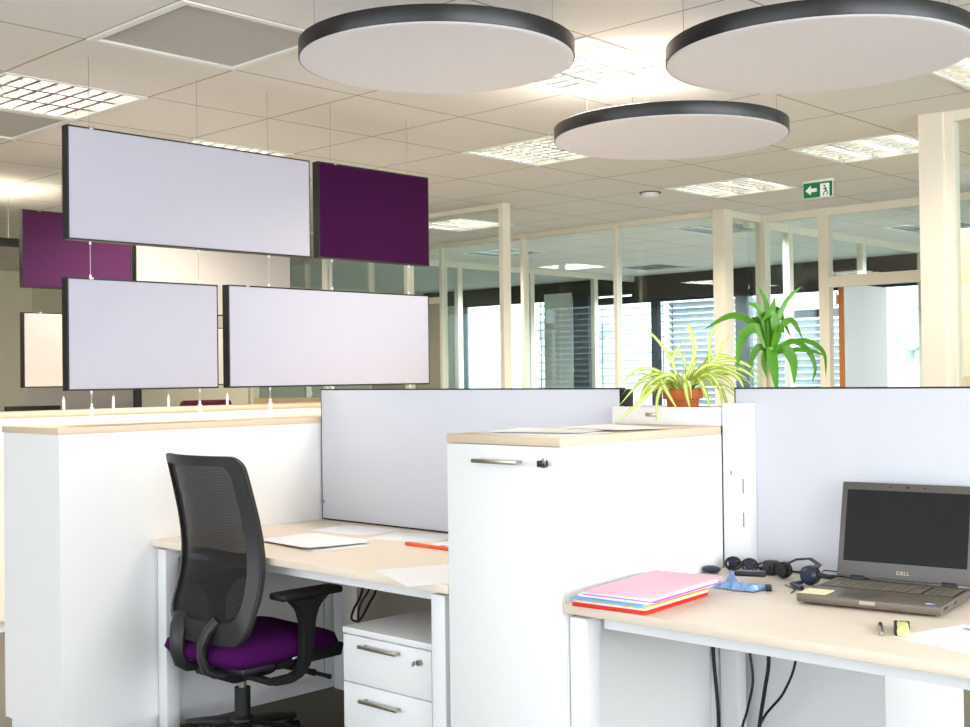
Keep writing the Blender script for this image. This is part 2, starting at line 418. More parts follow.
mb = MB(); mb.box(xb-.02, 6.17, .01, xb+.02, 7.155, 2.03); build('door_leaf', mb, M['door_grey'], d1)
mb = MB(); mb.tube([(xb-.02, 6.27, 1.05), (xb-.06, 6.27, 1.05), (xb-.06, 6.39, 1.05)], .009); build('door_handle', mb, M['steel'], d1)
# return pane from column to partition C
xc = 6.15
pr_ = thing('wall_partition_return', 'short glazed return beside the cream column', None, (5.9, 3.03, 0)); pr_['kind'] = 'structure'
mb = MB(); mb.box(5.66, 3.01, CH-.06, xc-.04, 3.05, CH-.0015); mb.box(5.66, 3.01, 0, xc-.04, 3.05, .1); mb.box(xc-.04, 2.98, 0, xc+.04, 3.07, CH-.0015); build('partition_frame', mb, M['cream_paint'], pr_)
mb = MB(); mb.box(5.66, 3.024, .1, xc-.04, 3.036, CH-.06); build('glass_pane', mb, M['glass'], pr_)
# partition C with the door bay
pc = thing('wall_partition_door', 'glazed partition with the door bay right of the column', None, (xc, .5, 0)); pc['kind'] = 'structure'
mb = MB()
mullion(mb, xc, 2.475, .085); mullion(mb, xc, 1.58, .06); mullion(mb, xc, .5); mullion(mb, xc, -.6); mullion(mb, xc, -1.7)
mb.box(xc-.032, -5.5, CH-.06, xc+.032, 2.98, CH-.0015); mb.box(xc-.032, 1.61, 1.985, xc+.032, 2.433, 2.07)
mb.box(xc-.03, 2.52, 0, xc+.03, 2.98, .1); mb.box(xc-.03, -5.5, 0, xc+.03, 1.55, .1)
build('partition_frame', mb, M['cream_paint'], pc)
for a, b, lo in ((2.52, 2.98, .1), (1.61, 2.433, 2.07), (.52, 1.55, .1), (-.58, .48, .1), (-1.68, -.62, .1), (-5.5, -1.72, .1)):
    mb = MB(); mb.box(xc-.006, a, lo, xc+.006, b, CH-.06); build('glass_pane', mb, M['glass'], pc)
d2 = thing('door_2', 'white door standing open into the office, seen beyond the right screen', None, (xc+.05, 2.39, 0)); d2['kind'] = 'structure'
mb = MB(); mb.box(xc+.070, 2.362, .01, xc+.80, 2.402, 2.015); build('door_leaf', mb, M['white'], d2)
mb = MB(); mb.box(xc+.055, 2.362, .01, xc+.0695, 2.402, 2.015); build('door_edge', mb, M['orange_wood'], d2)
for z in (1.86, 1.0, .25):
    mb = MB(); mb.box(xc+.036, 2.4025, z, xc+.10, 2.412, z+.07, .003); mb.tube([(xc+.045, 2.412, z-.02), (xc+.045, 2.412, z+.09)], .009); build('hinge', mb, M['steel'], d2)
mb = MB(); mb.tube([(xc+.74, 2.362, 1.05), (xc+.74, 2.32, 1.05), (xc+.63, 2.32, 1.05)], .009); build('door_handle', mb, M['steel'], d2)
# partition D: near right, plane x = 3.43
xd = 3.43
pd = thing('wall_partition_right', 'glazed partition with the thick cream end post at the right edge', None, (xd, -1, 0)); pd['kind'] = 'structure'
mb = MB(); mb.box(xd-.06, .375, 0, xd+.05, .497, CH-.0015); mb.box(xd-.04, .335, 0, xd+.04, .375, CH-.0015)
mb.box(xd-.035, -5.5, CH-.05, xd+.035, .335, CH-.0015); mb.box(xd-.03, -5.5, 0, xd+.03, .335, .1)
for y in (-.75, -1.85, -2.95): mullion(mb, xd, y)
build('partition_frame', mb, M['cream_paint'], pd)
for a, b in ((-.73, .335), (-1.83, -.77), (-2.93, -1.87), (-5.5, -2.97)):
    mb = MB(); mb.box(xd-.006, a, .1, xd+.006, b, CH-.05); build('glass_pane', mb, M['glass'], pd)
# dividing glass partitions between the offices
def divider(name, y, xs, x0, label):
    p = thing(name, label, None, ((x0+XE)/2, y, 0)); p['kind'] = 'structure'
    mb = MB()
    for x in xs: mb.box(x-.035, y-.03, 0, x+.035, y+.03, CH-.0015)
    mb.box(x0, y-.027, CH-.07, XE, y+.027, CH-.0015); mb.box(x0, y-.027, 0, XE, y+.027, .1)
    build('partition_frame', mb, M['cream_paint'], p)
    e = [x0]+xs+[XE]
    for a, b in zip(e, e[1:]):
        mb = MB(); mb.box(a+.036, y-.006, .1, b-.036, y+.006, CH-.07); build('glass_pane', mb, M['glass'], p)
divider('wall_office_right', 3.21, [6.88, 8.24, 9.56], xc+.05, 'glass divider between the two right offices')
divider('wall_office_left', 7.33, [7.0, 8.2, 9.4], xb+.05, 'glass divider between the two left offices')

# ------------------------------------------------------------------ outside
mb = MB(); rows = []
for i in range(14):
    x = 10.45+i*6
    rows.append([(x, y, -.2+max(0, (x-22))*.055+.5*math.sin(y*.13+i*.6)*min(1, i/4)) for y in range(-40, 90, 5)])
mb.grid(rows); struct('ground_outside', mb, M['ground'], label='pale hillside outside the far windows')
def tree(x, y, z, r, label):
    t = thing('tree', label, 'tree', (x, y, z), 0, 'trees outside the windows')
    mb = MB(); mb.tube([(x, y, z), (x+.1, y, z+r*.8), (x, y+.1, z+r*1.6)], [r*.12, r*.09, r*.05]); build('trunk', mb, M['cane'], t)
    mb = MB()
    for k in range(34):
        a = random.random()*2*PI; d = r*.85*random.random()**.5; rr = r*(.14+.16*random.random())
        q = bmesh.ops.create_icosphere(mb.bm, subdivisions=2, radius=rr)
        c = Vector((x+d*math.cos(a), y+d*math.sin(a), z+r*(.7+1.2*random.random()*(1-.4*d/r))))
        for v in q['verts']: v.co = v.co*(1+.16*random.random())+c
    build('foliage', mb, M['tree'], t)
tree(30, 10.0, .2, 2.0, 'hazy tree outside, seen right of the open white door')
tree(38, 15.5, .7, 1.5, 'small hazy tree on the hillside behind the tall plant')
tree(40, 33, .8, 1.8, 'hazy tree outside between the middle mullions')
# exterior venetian blinds
def blind(y0, y1, ztop, zbot, pitch, ang, label):
    t = thing('venetian_blind', label, 'blind', (XE+.33, (y0+y1)/2, zbot), 0, 'exterior venetian blinds')
    n = int((ztop-zbot)/pitch); s = MB()
    for k in range(n):
        s.rbox((XE+.33, (y0+y1)/2, ztop-.06-k*pitch), (.04, (y1-y0)/2, .0015), ang, 'Y')
    build('slats', s, M['slat'], t)
    for y in (y0+.05, y1-.05):
        r = MB(); r.tube([(XE+.33, y, zbot), (XE+.33, y, ztop)], .006); build('guide_wire', r, M['frame_dark'], t)
    hb = MB(); hb.box(XE+.27, y0, ztop, XE+.39, y1, ztop+.09); build('head_box', hb, M['frame_dark'], t)
blind(8.2, 9.25, 2.38, .7, .115, .18, 'open venetian blind beside the pale pier')
blind(7.05, 8.15, 2.28, .6, .10, .12, 'open venetian blind of the middle far window')
blind(5.72, 7.0, 2.28, .6, .078, .85, 'half closed bright venetian blind behind the spider plant')
blind(4.45, 5.66, 1.98, .6, .078, .85, 'half lowered venetian blind behind the tall green plant')

# ================================================================== CEILING FITTINGS
def luminaire(i, j, on, label):
    x0, y0 = GX+i*TILE+.004, GY+j*TILE+.004; x1, y1 = x0+TILE-.008, y0+TILE-.008
    cx, cy = (x0+x1)/2, (y0+y1)/2
    t = thing('ceiling_light', label, 'light', (cx, cy, CH), 0, 'recessed louvre lights in the ceiling grid')
    mb = MB(); f = .02
    mb.box(x0, y0, CH-.006, x1, y0+f, CH+.01); mb.box(x0, y1-f, CH-.006, x1, y1, CH+.01); mb.box(x0, y0+f, CH-.006, x0+f, y1-f, CH+.01); mb.box(x1-f, y0+f, CH-.006, x1, y1-f, CH+.01)
    build('frame', mb, M['tray'], t)
    mb = MB(); z1 = CH+.10
    mb.box(x0, y0, z1, x1, y1, z1+.004); mb.box(x0, y0, CH+.01, x0+.004, y1, z1); mb.box(x1-.004, y0, CH+.01, x1, y1, z1); mb.box(x0, y0, CH+.01, x1, y0+.004, z1); mb.box(x0, y1-.004, CH+.01, x1, y1, z1)
    build('reflector_tray', mb, M['tray'], t)
    for k in range(3):
        yy = y0+f+(y1-y0-2*f)*(k+.5)/3
        mb = MB(); mb.tube([(x0+.04, yy, CH+.07), (x1-.04, yy, CH+.07)], .013, 8); build('tube', mb, M['tube'] if on else M['tube_off'], t)
    mb = MB()
    for k in range(4):
        yy = y0+f+(y1-y0-2*f)*k/3; w = .008 if k in (0, 3) else .014
        mb.prism([(yy-w if k else yy, CH), (yy+w if k < 3 else yy, CH), (yy+.001, CH+.045), (yy-.001, CH+.045)], 'X', x0+f, x1-f)
    for k in range(1, 8):
        xx = x0+f+(x1-x0-2*f)*k/8
        mb.prism([(xx-.010, CH+.002), (xx+.010, CH+.002), (xx+.001, CH+.042), (xx-.001, CH+.042)], 'Y', y0+f, y1-f)
    build('louvre', mb, M['alu'], t, smooth=0)
    if on or i >= 10:  # lit fittings' own light; under unlit office fittings it is added fill
        l = area('ceiling_lamp_and_fill', (cx, cy, CH-.008), (0, 0, 0), TILE-.06, TILE-.06, (20 if (i, j) == (2, 0) else 11 if (i, j) == (4, -2) else 27) if on else 90, (1.0, .92, .80) if on else (.80, .92, 1.0), 140)
ll = {(0, 3): 'bright louvre ceiling light at the left edge beside the hanging panels', (2, 4): 'louvre ceiling light just showing above the large white hanging panel',
      (2, 0): 'nearest louvre ceiling light, between the two big discs', (4, -2): 'louvre ceiling light at the right edge behind the big right disc',
      (4, 2): 'louvre ceiling light left of the lowest disc', (7, 2): 'louvre ceiling light left of the exit sign', (6, 0): 'louvre ceiling light above the exit sign, near the right post',
      (7, 6): 'louvre ceiling light seen through the near glass partition', (10, 4): 'unlit ceiling light beyond the glass beside the cream column', (14, 8): 'farthest unlit ceiling light, above the far windows',
      (10, 8): 'unlit ceiling light beyond the near end post', (12, 2): 'unlit ceiling light above the open white door'}
for ij in LIGHTS_ON: luminaire(*ij, True, ll[ij])
for ij in LIGHTS_OFF: luminaire(*ij, False, ll[ij])
def vent(i, j, label):
    x0, y0 = GX+i*TILE+.004, GY+j*TILE+.004; x1, y1 = x0+TILE-.008, y0+TILE-.008
    t = thing('ceiling_vent', label, 'vent', ((x0+x1)/2, (y0+y1)/2, CH), 0, 'grey perforated vents in the ceiling')
    mb = MB(); f = .028
    mb.box(x0, y0, CH-.006, x1, y0+f, CH+.01); mb.box(x0, y1-f, CH-.006, x1, y1, CH+.01); mb.box(x0, y0+f, CH-.006, x0+f, y1-f, CH+.01); mb.box(x1-f, y0+f, CH-.006, x1, y1-f, CH+.01)
    build('frame', mb, M['tray'], t)
    mb = MB(); mb.box(x0+f, y0+f, CH+.03, x1-f, y1-f, CH+.034)
    n = 56
    for k in range(n):
        xx = x0+f+(x1-x0-2*f)*(k+.5)/n
        mb.box(xx-.003, y0+f, CH+.002, xx+.003, y1-f, CH+.012)
    build('grille', mb, M['vent'], t, smooth=0)
vent(0, 1, 'grey perforated ceiling vent above the left desk')
vent(0, 4, 'grey ceiling vent at the left edge beyond the louvre light')
# round hanging discs
def disc(cx, cy, z, r, cables, label):
    t = thing('acoustic_disc', label, 'ceiling panel', (cx, cy, z), 0, 'round acoustic panels hung from the ceiling')
    h = .056
    mb = MB(); mb.lathe([(r-.004, z+.0035), (r-.001, z+.003), (r, z+.005), (r, z+h-.002), (r-.003, z+h), (r-.006, z+h-.004), (r-.004, z+.0035)], (cx, cy), 128); build('rim', mb, M['profile_black'], t)
    mb = MB(); mb.lathe([(0, z), (r-.03, z), (r-.010, z), (r-.0045, z+.002), (r-.0065, z+.012), (r-.0065, z+h-.008), (0, z+h-.008)], (cx, cy), 128); build('fabric_face', mb, M['fab_white'], t)
    for a in cables:
        x, y = cx+(r-.05)*math.cos(a), cy+(r-.05)*math.sin(a)
        mb = MB(); mb.tube([(x, y, z+h-.008), (x, y, CH-.0012)], .0012, 6); mb.tube([(x, y, z+h-.008), (x, y, z+h+.016)], .006, 8); build('suspension_cable', mb, M['cable'], t)
disc(.352, .806, 2.38, .457, (2.6, .5, -1.2), 'large white round panel with black rim, left of the three discs')
disc(1.224, -.108, 2.372, .50, (2.4, .4, -1.6), 'largest white round panel with black rim, at the right corner')
disc(1.775, .868, 2.32, .488, (2.9, 1.0, -1.0), 'smallest looking white round panel, lowest of the three discs')
# exit sign
sx = 4.84
t = thing('exit_sign', 'green emergency exit sign with arrow and running man under the ceiling', 'sign', (sx, 1.824, 2.482))
mb = MB(); mb.box(sx-.012, 1.719, 2.483, sx-.002, 1.931, 2.587, .001); build('sign_plate', mb, M['white_sign'], t)
mb = MB(); mb.box(sx-.02, 1.72, 2.587, sx+.02, 1.93, 2.6, .003); build('mounting_rail', mb, M['tray'], t)
mb = MB(); Yl = 1.931
def P(u, v): return (Yl-u, 2.482+v)
def sgn(mb, poly, x): mb.prism([P(*q) for q in poly], 'X', x, x-.0012)
mb = MB(); sgn(mb, [(.003, .003), (.123, .003), (.123, .102), (.003, .102)], sx-.012); sgn(mb, [(.19, .003), (.211, .003), (.211, .102), (.19, .102)], sx-.012)
sgn(mb, [(.123, .09), (.19, .09), (.19, .102), (.123, .102)], sx-.012); build('green_field', mb, M['green_sign'], t, smooth=0)
mb = MB(); sgn(mb, [(.018, .052), (.058, .085), (.058, .064), (.1, .064), (.1, .04), (.058, .04), (.058, .019)], sx-.0133); build('arrow', mb, M['white_sign'], t, smooth=0)
mb = MB()
def limb(a, b, w):
    a, b = Vector(a), Vector(b); d = (b-a).normalized(); n = Vector((-d.y, d.x))*w/2
    sgn(mb, [tuple(a+n), tuple(b+n), tuple(b-n), tuple(a-n)], sx-.012)
limb((.158, .062), (.166, .04), .012); limb((.166, .042), (.15, .03), .007); limb((.15, .03), (.145, .01), .006); limb((.166, .042), (.178, .028), .007); limb((.178, .028), (.172, .012), .006)
limb((.158, .06), (.144, .052), .005); limb((.159, .06), (.176, .055), .005)
sgn(mb, [(.155+.007*math.cos(a*PI/6), .073+.007*math.sin(a*PI/6)) for a in range(12)], sx-.012)
build('running_figure', mb, M['green_sign'], t, smooth=0)
mb = MB(); mb.lathe([(0, CH-.03), (.045, CH-.03), (.06, CH-.015), (.062, CH-.001), (0, CH-.001)], (4.45, 2.9), 24)
t = thing('smoke_detector', 'small round detector on the ceiling left of the exit sign', 'detector', (4.45, 2.9, CH-.03)); build('body', mb, M['tray'], t)
mb = MB(); mb.lathe([(.062, CH-.001), (.075, CH-.006), (.075, CH), (.062, CH)], (4.45, 2.9), 24); build('base_ring', mb, M['black'], t)

# ================================================================== HANGING RECTANGULAR PANELS
def hpanel(x0, x1, z0, z1, yf, fab, label, group):
    t = thing('acoustic_baffle', label, 'hanging panel', ((x0+x1)/2, yf+.0225, z0), 0, group)
    d = .045; f = .006
    mb = MB()
    mb.box(x0, yf+.003, z0, x0+f, yf+d, z1); mb.box(x1-f, yf+.003, z0, x1, yf+d, z1); mb.box(x0+f, yf+.003, z0, x1-f, yf+d, z0+f); mb.box(x0+f, yf+.003, z1-f, x1-f, yf+d, z1)
    build('frame', mb, M['profile'], t)
    mb = MB(); mb.box(x0+f, yf, z0+f, x1-f, yf+d-.002, z1-f, .004); build('fabric_face', mb, fab, t)
    mb = MB()
    for x in (x0+.10, ): mb.box(x-.008, yf-.0015, z1-.006, x+.008, yf+.01, z1+.004, .001)
    build('clip', mb, M['steel'], t)
    return t
g1 = 'acoustic panels hung over the near white cabinet'; g2 = 'acoustic panels hung over the far cabinet'
Y1 = 2.262
S1 = (Y1-2.228)  # depth shift against the calibration plane
def sc1(x, z): # push a point of the calibration plane y=2.228 out to Y1 along its sight line
    k = (Y1+2.0665)/(2.228+2.0665); return (-2.4522+(x+2.4522)*k, 1.33406+(z-1.33406)*k)
a, b = sc1(-.222, 1.876), sc1(.936, 2.312); hpanel(a[0], b[0], a[1], b[1], Y1, M['fab_baffle'], 'large white hanging panel, upper left over the near cabinet', g1)
a, b = sc1(.984, 1.880), sc1(1.670, 2.316); hpanel(a[0], b[0], a[1], b[1], Y1, M['fab_purple'], 'dark aubergine hanging panel, upper right beside the large white one', g1)
a, b = sc1(-.228, 1.300), sc1(.443, 1.732); hpanel(a[0], b[0], a[1], b[1], Y1, M['fab_baffle'], 'shorter white hanging panel, lower left over the near cabinet', g1)
a, b = sc1(.494, 1.300), sc1(1.662, 1.736); hpanel(a[0], b[0], a[1], b[1], Y1, M['fab_baffle'], 'long white hanging panel, lower right under the aubergine one', g1)
Y2 = 4.5
hpanel(.684, 1.362, 1.871, 2.311, Y2, M['fab_magenta'], 'mauve hanging panel in the row farther back at the left', g2)
hpanel(1.390, 2.556, 1.745, 2.187, Y2, M['fab_cream'], 'cream white hanging panel beside the mauve one, behind the large white panel', g2)
hpanel(.684, 1.362, 1.304, 1.731, Y2, M['fab_cream'], 'short cream hanging panel under the mauve one', g2)
hpanel(1.385, 2.22, 1.302, 1.668, Y2, M['fab_cream'], 'cream hanging panel low in the farther row, seen in the gap between white panels', g2)
def cable(x, y, spans, zb, label, group):
    t = thing('suspension_cable', label, 'cable', (x, y, zb), 0, group)
    for z0, z1 in spans:
        mb = MB(); mb.tube([(x, y, z0+.0012), (x, y, z1-.0012)], .0013, 6); build('wire', mb, M['cable'], t)
    mb = MB(); mb.tube([(x, y, zb), (x, y, zb+.065)], .008, 12); build('cabinet_post', mb, M['white_metal'], t)
    for z0, z1 in spans[:-1]:
        mb = MB(); mb.tube([(x, y, z0+.0012), (x, y, z0+.014)], .0045, 8); build('ferrule', mb, M['white_metal'], t)
        mb = MB(); mb.tube([(x, y, z1-.013), (x, y, z1-.0012)], .0045, 8); build('ferrule', mb, M['white_metal'], t)
yc = Y1+.0225
ztl = sc1(0, 1.876)[1]; ztt = sc1(0, 2.3125)[1]; zlt = sc1(0, 1.7325)[1]; zlb = sc1(0, 1.3)[1]
for x, lb in ((-.103, 'leftmost wire through the two left white panels to a cabinet post'), (.385, 'second wire from the left through the white panels'), (.745, 'third wire, through the large white and lower right panels')):
    cable(x, yc, [(zlt+(.0045 if x > .6 else 0), ztl), (1.235, zlb), (ztt, CH)], 1.1695, lb, 'wires holding the near hanging panels')
for x, lb in ((1.10, 'wire above the left end of the aubergine panel'), (1.58, 'wire above the right end of the aubergine panel')):
    cable(x, yc, [(zlt+.0045, sc1(0, 1.880)[1]), (1.235, zlb), (sc1(0, 2.316)[1], CH)], 1.1695, lb, 'wires holding the near hanging panels')
for x, lb in ((.93, 'wire of the mauve panel, left post on the far cabinet'), (1.245, 'second wire of the mauve panel on the far cabinet')):
    cable(x, Y2+.0225, [(1.732, 1.870), (1.235, 1.303), (2.312, CH)], 1.1695, lb, 'wires holding the far hanging panels')
for x, lb in ((1.62, 'wire of the far cream panel, post right of the near white panel edge'), (2.05, 'wire of the far cream panel seen in the panel gap')):
    cable(x, Y2+.0225, [(1.669, 1.744), (1.235, 1.301), (2.188, CH)], 1.1695, lb, 'wires holding the far hanging panels')

# ================================================================== CABINETS
def side_cabinet(x0, x1, y0, y1, label, seams, carc):
    h = 1.1695; t = thing('side_cabinet', label, 'cabinet', ((x0+x1)/2, (y0+y1)/2, 0))
    mb = MB(); mb.box(x0+.02, y0+.02, 0, x1-.02, y1-.02, .06); build('plinth', mb, M['white_metal'], t)
    mb = MB(); mb.box(x0+.004, y0+.003, .06, x1, y1, h-.025); build('carcass', mb, carc, t)
    mb = MB(); mb.box(x0, y0, h-.025, x1, y1+.003, h, .0015); build('top_board', mb, M['wood_x'], t)
    return t, h
t, h = side_cabinet(-.371, 1.75, 2.030, 2.478, 'long white cabinet with maple top under the near hanging panels', (), M['white'])
mb = MB(); mb.box(.8265, 2.0320, .06, .8295, 2.0336, .70); build('panel_joint', mb, M['print'], t)
t, h = side_cabinet(.05, 3.15, 4.275, 4.725, 'far cream cabinet with maple top under the mauve hanging panel', (), M['cream_lam'])
# tower cabinet
W_, D_, HT = .428, .776, 1.1702
t = thing('tower_cabinet', 'tall white pull-out tower between the two desks, key in its lock', 'cabinet', (D_/2, W_/2, 0))
mb = MB(); mb.box(.02, .0, .0, D_, W_, HT-.0255); build('carcass', mb, M['white'], t)
mb = MB(); mb.box(.0, .0, HT-.025, D_, W_, HT, .0015); build('top_board', mb, M['wood_x'], t)
mb = MB(); mb.box(.0, .002, .03, .019, W_-.002, HT-.027, .001); dr = build('drawer_front', mb, M['white'], t)
mb = MB(); mb.box(-.032, .132, 1.094, -.022, .300, 1.105, .001); mb.box(-.023, .138, 1.095, 0, .146, 1.104); mb.box(-.023, .286, 1.095, 0, .294, 1.104); build('handle', mb, M['steel'], dr)
mb = MB(); mb.tube([(-.001, .052, 1.099), (-.012, .052, 1.099)], .011, 16); mb.box(-.026, .043, 1.091, -.012, .061, 1.108, .002); mb.mi = 0
mb.box(-.03, .030, 1.094, -.016, .043, 1.101, .001); build('lock', mb, M['black'], dr)
mb = MB(); mb.rbox((-.028, .033, 1.108), (.001, .006, .007), .3, 'X', .0005); build('key', mb, M['steel'], dr)
# slotted upright beside the tower
t = thing('slotted_upright', 'white slotted upright between tower cabinet and right screen', 'bracket', (.795, -.062, .7325))
mb = MB(); mb.box(.778, -.097, .7325, .8185, -.003, 1.241, .002); build('post', mb, M['white_metal'], t)
mb = MB()
for z in (.965, .862): mb.box(.7772, -.077, z, .7785, -.072, z+.045)
mb.box(.7772, -.035, 1.02, .7785, -.029, 1.032); build('slots', mb, M['print'], t)

# ================================================================== DESKS
DZ = .7323
def desk(x0, x1, y0, y1, label, in0=.004, in1=.004, group='bench desks', rear=True):
    t = thing('desk', label, 'desk', ((x0+x1)/2, (y0+y1)/2, 0), 0, group)
    mb = MB(); mb.box(x0, y0, DZ-.025, x1, y1, DZ, .002); build('tabletop', mb, M['wood'], t)
    s = 1 if x0 < .85 else -1
    lw = .058
    xf0, xf1 = (x0+.02, x0+.075) if s > 0 else (x1-.075, x1-.02)
    xr0, xr1 = (x1-.075, x1-.02) if s > 0 else (x0+.02, x0+.075)
    for yy in (y0+in0, y1-in1-lw):
        for xx0, xx1 in ((xf0, xf1), (xr0, xr1)) if rear else ((xf0, xf1),):
            mb = MB(); mb.box(xx0, yy, 0, xx1, yy+lw, DZ-.037, .003); build('leg', mb, M['white_metal'], t)
    mb = MB()
    for yy in (y0+in0, y1-in1-lw): mb.box(min(xf1, xr1), yy+.006, DZ-.075, max(xf0, xr0), yy+lw-.006, DZ-.0255)
    bx0, bx1 = (x0+.085, x0+.12) if s > 0 else (x1-.12, x1-.085)
    mb.box(bx0, y0+in0+lw+.006, DZ-.07, bx1, y1-in1-lw-.006, DZ-.0255); mb.box(x0+.6, y0+in0+lw+.006, DZ-.07, x0+.64, y1-in1-lw-.006, DZ-.0255)
    build('underframe', mb, M['white_metal'], t)
    return t
desk(0, .815, .4305, 2.028, 'left desk with maple top, papers and the purple chair', .034, rear=False)
t = desk(.002, .815, -1.62, -.002, 'right desk with maple top carrying the laptop')
mb = MB(); mb.box(.08, -1.60, .002, .735, -1.582, DZ-.0755); build('end_shade_panel', mb, M['white_metal'], t)  # unseen panel added to block light and shade the space under the desk
t = desk(.852, 1.65, .4305, 2.028, 'opposite maple desk behind the left screen')
mb = MB(); mb.box(.90, .56, .06, .918, 1.90, DZ-.08); build('modesty_panel', mb, M['grey_wood'], t)
# tower cabinet on the opposite side
t = thing('tower_cabinet', 'white tower cabinet behind the right screen carrying the tall plant', 'cabinet', (1.13, -.22, 0))
mb = MB(); mb.box(.862, -.482, .0, 1.40, .04, HT-.0255); build('carcass', mb, M['white'], t)
mb = MB(); mb.box(.861, -.483, HT-.025, 1.401, .041, HT, .0015); build('top_board', mb, M['wood_x'], t)
mb = MB(); mb.box(1.4005, -.48, .03, 1.419, .038, HT-.027); dr = build('drawer_front', mb, M['white'], t)
mb = MB(); mb.box(1.441, -.30, 1.094, 1.451, -.14, 1.105); mb.box(1.419, -.29, 1.095, 1.442, -.282, 1.104); mb.box(1.419, -.158, 1.095, 1.442, -.15, 1.104); build('handle', mb, M['steel'], dr)
t = thing('tower_cabinet', 'white tower cabinet behind the first tower, under the planter box', 'cabinet', (1.13, .24, 0))
mb = MB(); mb.box(.862, .045, .0, 1.40, .426, HT-.0255); build('carcass', mb, M['white'], t)
mb = MB(); mb.box(.861, .044, HT-.025, 1.401, .427, HT, .0015); build('top_board', mb, M['wood_x'], t)
mb = MB(); mb.box(1.4005, .047, .03, 1.419, .424, HT-.027); dr = build('drawer_front', mb, M['white'], t)
mb = MB(); mb.box(1.441, .15, 1.094, 1.451, .31, 1.105); mb.box(1.419, .16, 1.095, 1.442, .168, 1.104); mb.box(1.419, .292, 1.095, 1.442, .30, 1.104); build('handle', mb, M['steel'], dr)
# desk screens
def screen(y0, y1, label, endblack):
    t = thing('desk_screen', label, 'screen', (.835, (y0+y1)/2, DZ), 0, 'fabric desk screens')
    z0, z1 = DZ+.001, 1.2895; x0, x1 = .8187, .849
    mb = MB(); mb.box(x0, y0+.004, z0+.005, x1, y1-.004, z1-.005, .002); build('fabric_panel', mb, M['screen'], t)
    mb = MB(); mb.box(x0+.001, y0, z1-.005, x1-.001, y1, z1); mb.box(x0+.001, y0, z0, x1-.001, y1, z0+.005); mb.box(x0+.001, y1-.004, z0+.005, x1-.001, y1, z1-.005); mb.box(x0+.001, y0, z0+.005, x1-.001, y0+.004, z1-.005); build('edge_profile', mb, M['profile'], t)
    if endblack:
        mb = MB(); mb.box(x0+.002, y0-.034, z0, x1-.002, y0-.0005, z1-.004, .002); build('end_connector', mb, M['black'], t)
    return t
t = screen(.422, 2.026, 'pale grey fabric screen at the back of the left desk', True)
mb = MB(); mb.tube([(.818, 2.012, .81), (.806, 2.012, .81)], .006, 10); build('fixing_knob', mb, M['sky'], t)
screen(-1.62, -.022, 'pale grey fabric screen behind the laptop', False)
# pedestal
px, py0, py1, pzt = .085, .590, 1.010, .526
t = thing('drawer_pedestal', 'white drawer pedestal under the left desk', 'drawers', (px+.24, (py0+py1)/2, 0))
mb = MB(); mb.box(px+.02, py0+.004, .04, px+.46, py1-.004, pzt-.0205); build('carcass', mb, M['white'], t)
mb = MB(); mb.box(px, py0, pzt-.02, px+.465, py1, pzt, .002); build('top_board', mb, M['white'], t)
zs = [.503, .349, .196, .05]
for k in range(3):
    mb = MB(); mb.box(px+.001, py0+.003, zs[k+1]+.003, px+.0195, py1-.003, zs[k]-.001, .001); dr = build('drawer', mb, M['white'], t)
    zh = zs[k]-.026 if k == 0 else zs[k]-.045
    mb = MB(); mb.box(px-.028, .727, zh-.005, px-.019, .905, zh+.006, .001); mb.box(px-.02, .734, zh-.004, px+.001, .742, zh+.004); mb.box(px-.02, .89, zh-.004, px+.001, .898, zh+.004); build('handle', mb, M['steel'], dr)
    if k == 0:
        mb = MB(); mb.tube([(px+.002, .640, .464), (px-.012, .640, .464)], .009, 14); mb.rbox((px-.025, .645, .463), (.013, .002, .006), .5, 'Z', .0005); build('lock_and_key', mb, M['cable'], dr)
for xx in (px+.06, px+.40):
    for yy in (py0+.06, py1-.06):
        mb = MB(); mb.tube([(xx, yy-.012, .02), (xx, yy+.012, .02)], .02, 14); build('caster', mb, M['black'], t)

